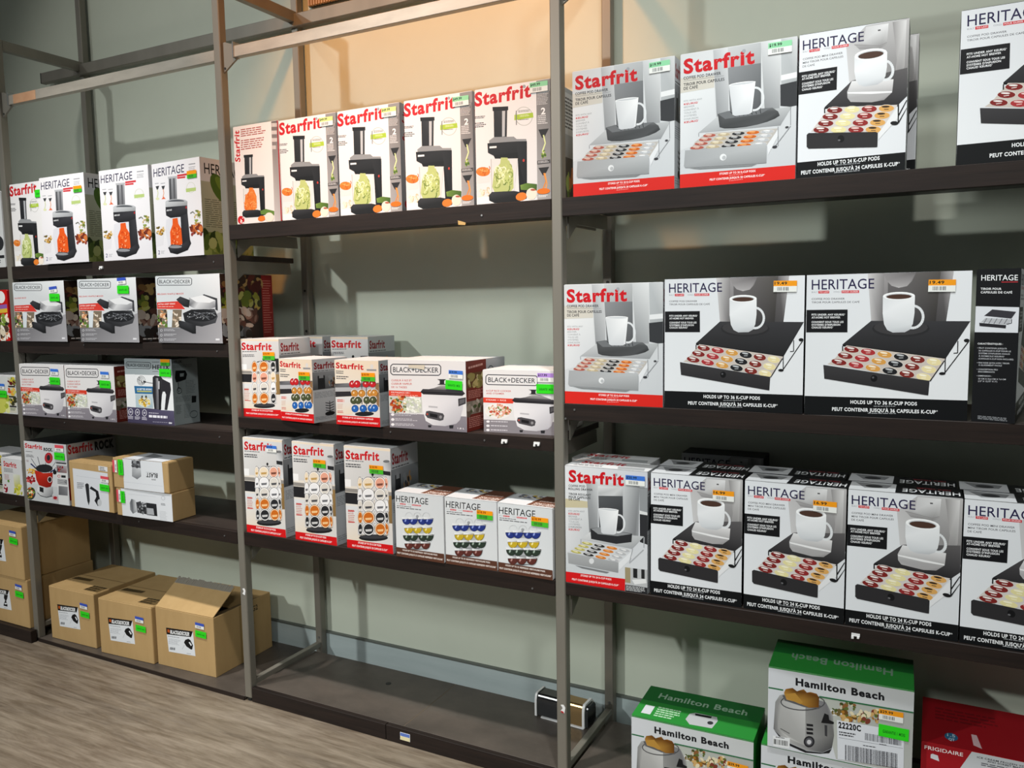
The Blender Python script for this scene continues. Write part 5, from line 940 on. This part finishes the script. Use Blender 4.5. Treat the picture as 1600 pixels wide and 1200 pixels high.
# right bay, lower shelf
Z = .608
carton('rolling_drawer_carton', 'red-lettered rolling pod drawer carton with blue price sticker on the lower shelf', 1.231, .003, Z, 0.2, .231, .092, .323, 'card_white', [('front', art_sf_roll), ('top', art_sf_roll_top), ('right', art_sf_side)], [ps('blue', '$20.99', .86, .925, 0)])
carton('rolling_drawer_carton', 'red-lettered rolling drawer carton standing behind the one with the blue sticker', 1.205, .108, Z, 0, .231, .092, .323, 'card_white', [('top', art_sf_roll_top)])
LAB24 = ['mini pod drawer carton with an orange sticker, next to the red-lettered rolling drawer carton',
         'mini pod drawer carton with an orange sticker, flanked by mini drawer cartons on both sides',
         'mini pod drawer carton without a sticker, its top panel turned the other way round',
         'last mini pod drawer carton in the front row of the lower shelf']
for i, (x, y, an, stk) in enumerate(((1.470, .008, 1.0, [ps('orange', '16.99', .80, .865, 0)]), (1.7065, .012, -1.6, [ps('orange', '16.99', .80, .86, 0)]), (1.941, .008, 0, []), (2.175, .008, 0, []))):
    carton('mini_drawer_carton', LAB24[i], x, y, Z, an, **H24, m='card_black', prints=P24, flap='card_white', stickers=stk)
for i, (x, y) in enumerate(((1.462, .104), (1.694, .110), (1.932, .104), (2.168, .104))):
    carton('mini_drawer_carton', ['dark-topped mini drawer carton right behind the one next to the rolling drawer carton', 'dark-topped mini drawer carton behind the flanked one with the orange sticker', 'dark-topped mini drawer carton behind the one without a sticker', 'dark-topped mini drawer carton behind the last one of the front row'][i], x, y, Z, 0, **H24, m='card_black', prints=[('top', art_h24_top)], flap='card_black', group='second row of mini pod drawer cartons')
carton('mini_drawer_carton', 'mini pod drawer carton against the wall behind the second row, grey in the shade', 1.464, .316, Z, 0, **H24, m='card_black', prints=[('front', art_h24)], flap='card_black')
# middle bay, top shelf
Z = 1.642; SP = dict(w=.226, d=.19, h=.307)
PS_ = [('front', art_sf_spiral), ('right', art_sf_spiral_spine)]
carton('spiral_cutter_carton', 'spiral cutter carton turned sideways next to the post, orange carrot jar on its narrow face', .067, .004, Z, 0, .193, .22, .310, 'card_white', [('front', art_sf_spiral_side)])
SL = ['spiral cutter carton beside the sideways one, lime price sticker over its red lettering', 'spiral cutter carton second from the sideways one, lime sticker over its lettering',
      'spiral cutter carton with shiny film and green sticker, beside the one at the post', 'spiral cutter carton touching the upright post, red lettering fully readable']
for i, (x, k_) in enumerate(((.264, 'lime'), (.496, 'lime'), (.738, 'mint'), (.972, 'mint'))):
    carton('spiral_cutter_carton', SL[i], x, .004, Z, 0, **SP, prints=PS_, stickers=[ps(k_, '$49.99', .84 if i < 3 else .86, .925 if i < 3 else .945, 0)])
# middle bay, second shelf
Z = 1.004
carton('carousel_carton', 'pod carousel carton beside the post, taller than the coloured capsule cartons', .036, .022, Z, 0, .170, .150, .261, 'card_white', [('front', art_sf_mid), ('right', art_sf_side)], [ps('og', '$18.99', .74, .79, 0)])
carton('carousel_carton', 'pod carousel carton at the wall, half hidden behind the tall carousel carton', .045, .225, Z, 0, .170, .150, .261, 'card_white', [('front', art_sf_mid), ('right', art_sf_side)])
carton('carousel_carton', 'pod carousel carton with a lifted torn flap at the wall behind the capsule cartons', .260, .215, Z, 0, .160, .150, .261, 'card_white', [('front', art_sf_mid), ('right', art_sf_side)])
carton('capsule_carton', 'small capsule carousel carton turned slightly, its grey side showing', .228, -.004, Z, -7, .156, .150, .2, 'card_white', [('front', art_sf_small), ('right', art_sf_side)], [ps('og', '$18.99', .77, .74, 0)])
carton('capsule_carton', 'small capsule carousel carton beside the rice cooker carton', .461, -.009, Z, -1, .170, .160, .2, 'card_white', [('front', art_sf_small), ('right', art_sf_side)], [ps('og', '$18.99', .77, .755, 0)])
rc = carton('rice_cooker_carton', 'large rice cooker carton with blue and green stickers and a scuffed logo', .658, -.001, Z, 0, .270, .235, .203, 'card_white', [('front', art_rice, (10,)), ('right', art_rice_side)], [ps('blue', '$19.99', .88, .815, -2, .9), gs(.855, .665, -3)])
bm = bmesh.new(); bm_prism(bm, [(-.06, .190), (-.003, .191), (-.004, .176), (-.03, .180), (-.058, .181)], 'y', -.2355/2-.0016, -.2355/2-.0013)
link('torn_tape', done(bm), mat('torn_tape', '#cfc6b4', .6), rc)
carton('rice_cooker_carton', 'small rice cooker carton beside the post, purple price sticker', .966, .030, Z, 3, .226, .21, .178, 'card_white', [('front', art_rice, (6,))], [ps('purple', '$17.99', .86, .90, 0, .95), gs(.86, .725, 0)])
# middle bay, lower shelf
Z = .608
SL = [('tall pod carousel carton beside the post, blue price sticker', .043, .004, 0, [ps('blue', '$19.99', .74, .905, 0, .85)]),
      ('tall pod carousel carton with an orange and green sticker, between two others like it', .259, .006, -1, [ps('og', '$18.99', .66, .80, 0)]),
      ('tall pod carousel carton beside the white capsule stand cartons', .474, .005, 1, [ps('og', '$18.99', .70, .795, 0)])]
for l, x, y, an, stk in SL: carton('tall_carousel_carton', l, x, y, Z, an, .176, .150, .327, 'card_white', [('front', art_sf_tall), ('right', art_sf_side)], stk)
SL = [('white capsule stand carton without a sticker, next to the tall carousel carton', .670, -.002, 0, []), ('white capsule stand carton with an orange and green sticker, between two of its kind', .8465, .000, 0.6, [ps('og', '$18.99', .78, .80, 0)]), ('white capsule stand carton with an orange and green sticker, touching the post', 1.0225, .001, -1.2, [ps('og', '$18.99', .78, .80, 0)])]
for l, x, y, an, stk in SL: carton('capsule_stand_carton', l, x, y, Z, an, .172, .122, .2, 'card_white', [('front', art_h_car), ('top', art_h_car_top)], stk)
# left bay
Z = 1.549
carton('spiral_cutter_carton', 'red-lettered spiral cutter carton beside the post, partly covered by a spiral slicer carton', -1.163, .012, Z, 0, .226, .17, .320, 'card_white', [('front', art_sf_spiral, (False,))], [gs(.855, .855, 0, 1.1)])
PH = [('front', art_h_spiral), ('right', art_h_spiral_side)]
carton('spiral_slicer_carton', 'white spiral slicer carton with orange carrot jar, overlapping the red-lettered carton', -.935, -.012, Z, 0, .262, .20, .323, 'card_white', PH, [ps('og', '', .86, .825, 0, .9)], group=None)
carton('spiral_slicer_carton', 'white spiral slicer carton without a price sticker, in the middle of the row', -.609, .004, Z, 0, .262, .20, .323, 'card_white', PH)
carton('spiral_slicer_carton', 'white spiral slicer carton turned to show its vegetable side, beside the post', -.082, -.006, Z, -4, .256, .21, .323, 'card_white', PH, [ps('og', '', .84, .835, 0, .95)], anchor='R')
Z = 1.252; PW = lambda k_: [('front', art_waffle, (k_,)), ('right', art_waffle_side)]
carton('waffle_maker_carton', 'waffle maker carton beside the post, blue and green stickers, red text in French', -1.158, -.008, Z, 0, .322, .24, .232, 'card_white', PW('a'), [ps('navy', '', .80, .86, 4, .9), gs(.82, .73, -1, 1.1)])
carton('waffle_maker_carton', 'waffle maker carton with stickers, between two other waffle maker cartons', -.752, -.010, Z, 0, .326, .24, .232, 'card_white', PW('b'), [ps('navy', '', .77, .955, 2, .9), gs(.79, .82, -1, 1.1)])
carton('waffle_maker_carton', 'waffle maker carton without stickers, beside the post', -.324, -.010, Z, 0, .312, .24, .232, 'card_white', PW('b'))
Z = .952
carton('rice_cooker_carton', 'white rice cooker carton beside the post on the narrow shelf', -1.161, -.004, Z, 0.6, .279, .23, .208, 'card_white', [('front', art_rice, (10,)), ('right', art_rice_side)], [ps('blue', '', .80, .87, -1, .9), gs(.80, .70, -1, 1.1)])
carton('rice_cooker_carton', 'white rice cooker carton between its twin and the hand mixer carton', -.880, .000, Z, 0.4, .288, .23, .208, 'card_white', [('front', art_rice, (10,)), ('right', art_rice_side)], [ps('blue', '', .82, .85, -1, .9), gs(.82, .68, -1, 1.1)])
carton('hand_mixer_carton', 'grey and purple hand mixer carton with a green sticker', -.552, .018, Z, 1, .246, .115, .238, 'card_grey', [('front', art_mixer), ('right', art_mixer_side)], [ps('og', '', .88, .955, 0, .9), gs(.87, .80, -1, 1.05)], flap='card_grey')
Z = .604
carton('fondue_set_carton', 'fondue set carton picturing a red pot, next to kraft cartons', -1.161, -.008, Z, 1.2, .262, .22, .244, 'card_white', [('front', art_fondue), ('right', art_fondue_side)], [ps('red', '', .85, .93, 0), gs(.845, .80, -1, 1.1)], flap='card_black')
carton('stick_blender_carton', 'small kraft carton with a white label of a stick blender', -.884, -.006, Z, -0.8, .258, .13, .182, 'kraft', [('front', art_stickblender)], [ps('red', '', .84, .70, -1, .9), gs(.83, .52, -1)], flap='kraft')
carton('blender_carton', 'flat kraft carton with a white blender label, bottom one of two stacked', -.596, -.018, Z, 2.6, .286, .108, .104, 'kraft', [('front', art_blender_low)], [('green', .13, .69, .045, .022, 90), (('red', ''), .055, .72, .046, .022, 90)], flap='kraft')
carton('blender_carton', 'flat kraft carton lying upside down on another, its label reversed', -.602, -.020, Z+.1058, 2.0, .288, .116, .112, 'kraft', [('front', art_blender_up), ('top', art_blender_up_top)], [('green', .155, .70, .058, .026, 90), (('red', ''), .045, .72, .046, .024, 90)], flap='kraft')
# kraft cartons on the floor boards
Z = .014
KL = [('kraft carton with a hand mixer label beside the post, its top closed', -1.122, .026, 1.5, .276), ('kraft carton with a hand mixer label between the closed and the opened carton', -.800, .020, 3, .290)]
for l, x, y, an, w_ in KL:
    carton('kraft_carton', l, x, y, Z, an, w_, .30, .223, 'kraft', [('front', art_kraft_label), ('top', art_kraft_top)], [ps('navy', '', .78, .755, -2, .85), gs(.80, .60, -2, .95)], flap='kraft')
# the opened carton: hollow body with raised flap
x, y, an, w_, d_2, h_2 = -.500, .046, 2.4, .296, .30, .226
r = math.radians(an); cx = x+math.cos(r)*w_/2-math.sin(r)*d_2/2; cy = y+math.sin(r)*w_/2+math.cos(r)*d_2/2
t = thing('kraft_carton', 'opened kraft carton with a hand mixer label, its front flap raised', 'box', (cx, cy, Z+.0003), r)
bm = bmesh.new(); k = .004
bm_box(bm, -w_/2, w_/2, -d_2/2, -d_2/2+k, 0, h_2, .001); bm_box(bm, -w_/2, w_/2, d_2/2-k, d_2/2, 0, h_2, .001)
bm_box(bm, -w_/2, -w_/2+k, -d_2/2+k, d_2/2-k, 0, h_2, .001); bm_box(bm, w_/2-k, w_/2, -d_2/2+k, d_2/2-k, 0, h_2, .001); bm_box(bm, -w_/2+k, w_/2-k, -d_2/2+k, d_2/2-k, 0, k)
link('carton_body', done(bm), 'kraft', t)
a_ = math.radians(34); fl = .135
def flap_q(x0, x1, y0, z0, ang, ln, nm, m='kraft'):
    bm = bmesh.new(); c, s = math.cos(ang), math.sin(ang)
    pts = [(y0, z0), (y0+ln*c, z0+ln*s), (y0+ln*c-.003*s, z0+ln*s+.003*c), (y0-.003*s, z0+.003*c)]
    bm_prism(bm, pts, 'x', x0, x1); return link(nm, done(bm), m, t)
f1 = flap_q(-w_/2+.002, w_/2-.002, -d_2/2+.002, h_2, a_, fl, 'front_flap')
bm = bmesh.new(); c, s = math.cos(a_), math.sin(a_); n = 30; rd = random.Random(2)
for i in range(n):      # torn, crumpled edge of the flap
    x0 = -w_/2+.004+(w_-.008)*i/n; x1 = x0+(w_-.008)/n*.95; e = rd.uniform(.002, .007); q_ = rd.uniform(-.1, .35)
    y1, z1 = -d_2/2+.002+fl*c, h_2+fl*s
    bm_prism(bm, [(y1-.024*c, z1-.024*s+.0034+rd.uniform(0, .0012)), (y1+e*math.cos(a_+q_), z1+e*math.sin(a_+q_)+.003), (y1+e*math.cos(a_+q_), z1+e*math.sin(a_+q_)+.0045), (y1-.024*c, z1-.024*s+.0052)], 'x', x0, x1)
link('torn_tape', done(bm), mat('foil_tape', '#b9b2a4', .25, .5), f1)
flap_q(-w_/2+.002, w_/2-.002, d_2/2-.002-.14, h_2-.03, math.radians(12), .138, 'back_flap', 'kraft')
bm = bmesh.new(); bm_prism(bm, [(w_/2-.003, h_2), (w_/2-.003-.12, h_2-.045), (w_/2-.003-.12, h_2-.048), (w_/2-.003, h_2-.003)], 'y', -d_2/2+.006, d_2/2-.006); link('side_flap', done(bm), 'kraft_in', t)
bm = bmesh.new(); bm_prism(bm, [(-w_/2+.003, h_2), (-w_/2+.003+.12, h_2-.045), (-w_/2+.003+.12, h_2-.048), (-w_/2+.003, h_2-.003)], 'y', -d_2/2+.006, d_2/2-.006); link('side_flap', done(bm), 'kraft_in', t)
o = bpy.data.objects.new('front_print', print_mesh(art_kraft_label, 'front', w_, d_2, h_2)); C.objects.link(o); o.parent = t
def art_kraft_side():
    A = Art(); A.P([(43, 0), (46, 0), (46, 100), (43, 100)], '#9a7c4e'); A.bars(52, 12, 64, 22, 7, '#3a3020'); A.T('G2', (66, 20), (76, 20), 9, '#3a3020', .02); A.micro(54, 38, 72, 44, 2, '#3a3020', 0, .3); return A
o = bpy.data.objects.new('right_print', print_mesh(art_kraft_side, 'right', w_, d_2, h_2)); C.objects.link(o); o.parent = t
sticker(t, 'price_sticker', ('navy', ''), .77, .83, w_, d_2, h_2, .044, .022, -2); sticker(t, 'guarantee_sticker', 'green', .785, .69, w_, d_2, h_2, .054, .025, -2)
# end bay
KB = [('kraft_label', True)]
carton('blender_kraft_carton', 'large kraft carton with a blender label on the end bay base, bottom one of two', -1.206, -.012, .051, 0, .36, .30, .206, 'kraft', [('front', art_kraft_label, (True,))], [ps('navy', '', .84, .83, -2, .85), gs(.85, .68, -2)], flap='kraft', anchor='R')
carton('blender_kraft_carton', 'large kraft carton with a blender label stacked on its twin in the end bay', -1.212, -.016, .2585, 0, .36, .30, .225, 'kraft', [('front', art_kraft_label, (True,))], [ps('navy', '', .84, .86, -2, .85), gs(.85, .72, -4)], flap='kraft', anchor='R')
carton('end_bay_carton', 'pale grey carton in the end bay beside the red-lettered spiral cutter carton', -1.216, .006, 1.549, 0, .24, .15, .300, 'card_white', [('front', art_plain_end, ('white',))], anchor='R')
carton('end_bay_carton', 'red carton with food pictures in the end bay', -1.222, .006, 1.252, 0, .22, .16, .206, 'card_red', [('front', art_plain_end, ('red',))], flap='card_red', anchor='R')
carton('end_bay_carton', 'juicer carton with blue and green stickers in the end bay', -1.206, .004, .952, 0, .26, .18, .155, 'card_white', [('front', art_plain_end, ('juice',))], [ps('blue', '', .62, .72, 0, .9), gs(.64, .52, 0, 1.1)], anchor='R')
carton('end_bay_carton', 'pale carton with red lettering and a glass picture in the end bay', -1.207, .004, .612, 0, .142, .13, .150, 'card_white', [('front', art_plain_end, ('glass',))], anchor='R')
carton('end_bay_carton', 'dark-edged carton behind the pale glass carton in the end bay', -1.352, .012, .612, 0, .20, .15, .16, 'card_grey', [('front', art_plain_end, ('juice',))], anchor='R')
# toaster cartons and ice cream maker
Z = .051; PT = lambda l, f: [('front', art_toaster, (l,)), ('top', art_toaster_top, (f,))]
carton('toaster_carton', 'green-topped toaster carton standing by itself next to the toaster stack', 1.408, .033, Z, 1.5, .322, .186, .200, 'card_green', PT(False, True), [ps('orange', '$29.99', .88, .60, -2)], flap='card_green')
carton('toaster_carton', 'green-topped toaster carton at the bottom of the stack of two', 1.748, .046, Z, 1.5, .326, .176, .197, 'card_green', PT(False, False), flap='card_green')
carton('toaster_carton', 'green-topped toaster carton with a large barcode label, on top of another', 1.764, .040, Z+.1988, 2.0, .326, .176, .208, 'card_green', PT(True, False), [ps('orange', '$29.99', .855, .665, 0), gs(.875, .475, -1, 1.15)], flap='card_green')
carton('ice_cream_maker_carton', 'red ice cream maker carton beside the stacked toaster cartons', 2.108, .09, Z, 0, .285, .24, .270, 'card_red', [('front', art_frig), ('top', art_frig_top)], flap='card_red')
# small appliance left on the empty base
t = thing('appliance_part', 'dark rounded appliance cover with pale end rims lying on the empty base shelf', 'appliance', (1.10, .285, .051), math.radians(-3))
def halfloaf(x0, x1, hw, hh, z0, nm, m, par):
    bm = bmesh.new(); pts = [(-hw, z0), (-hw, z0+hh*.55)]
    for i in range(7):
        a2 = math.pi-math.pi*i/6*.5; pts.append((-hw+hw*.35+hw*.35*math.cos(a2), z0+hh*.62+hh*.38*math.sin(a2)))
    pts += [(hw*.6, z0+hh), (hw, z0+hh*.8), (hw, z0)]
    bm_prism(bm, pts, 'x', x0, x1); return link(nm, done(bm), m, par)
halfloaf(-.085, .0, .032, .068, .006, 'dark_cover', 'black_gloss', t); halfloaf(.0, .075, .032, .066, .006, 'bronze_cover', 'steel', t)
halfloaf(-.092, -.085, .036, .074, .003, 'end_rim', 'white_plastic', t); halfloaf(.075, .083, .036, .074, .003, 'end_rim', 'white_plastic', t); halfloaf(.083, .092, .030, .064, .006, 'end_cap', 'black_gloss', t)
boxobj('foot_strip', (-.07, .08, -.036, .03, 0, .004), 'white_plastic', t)
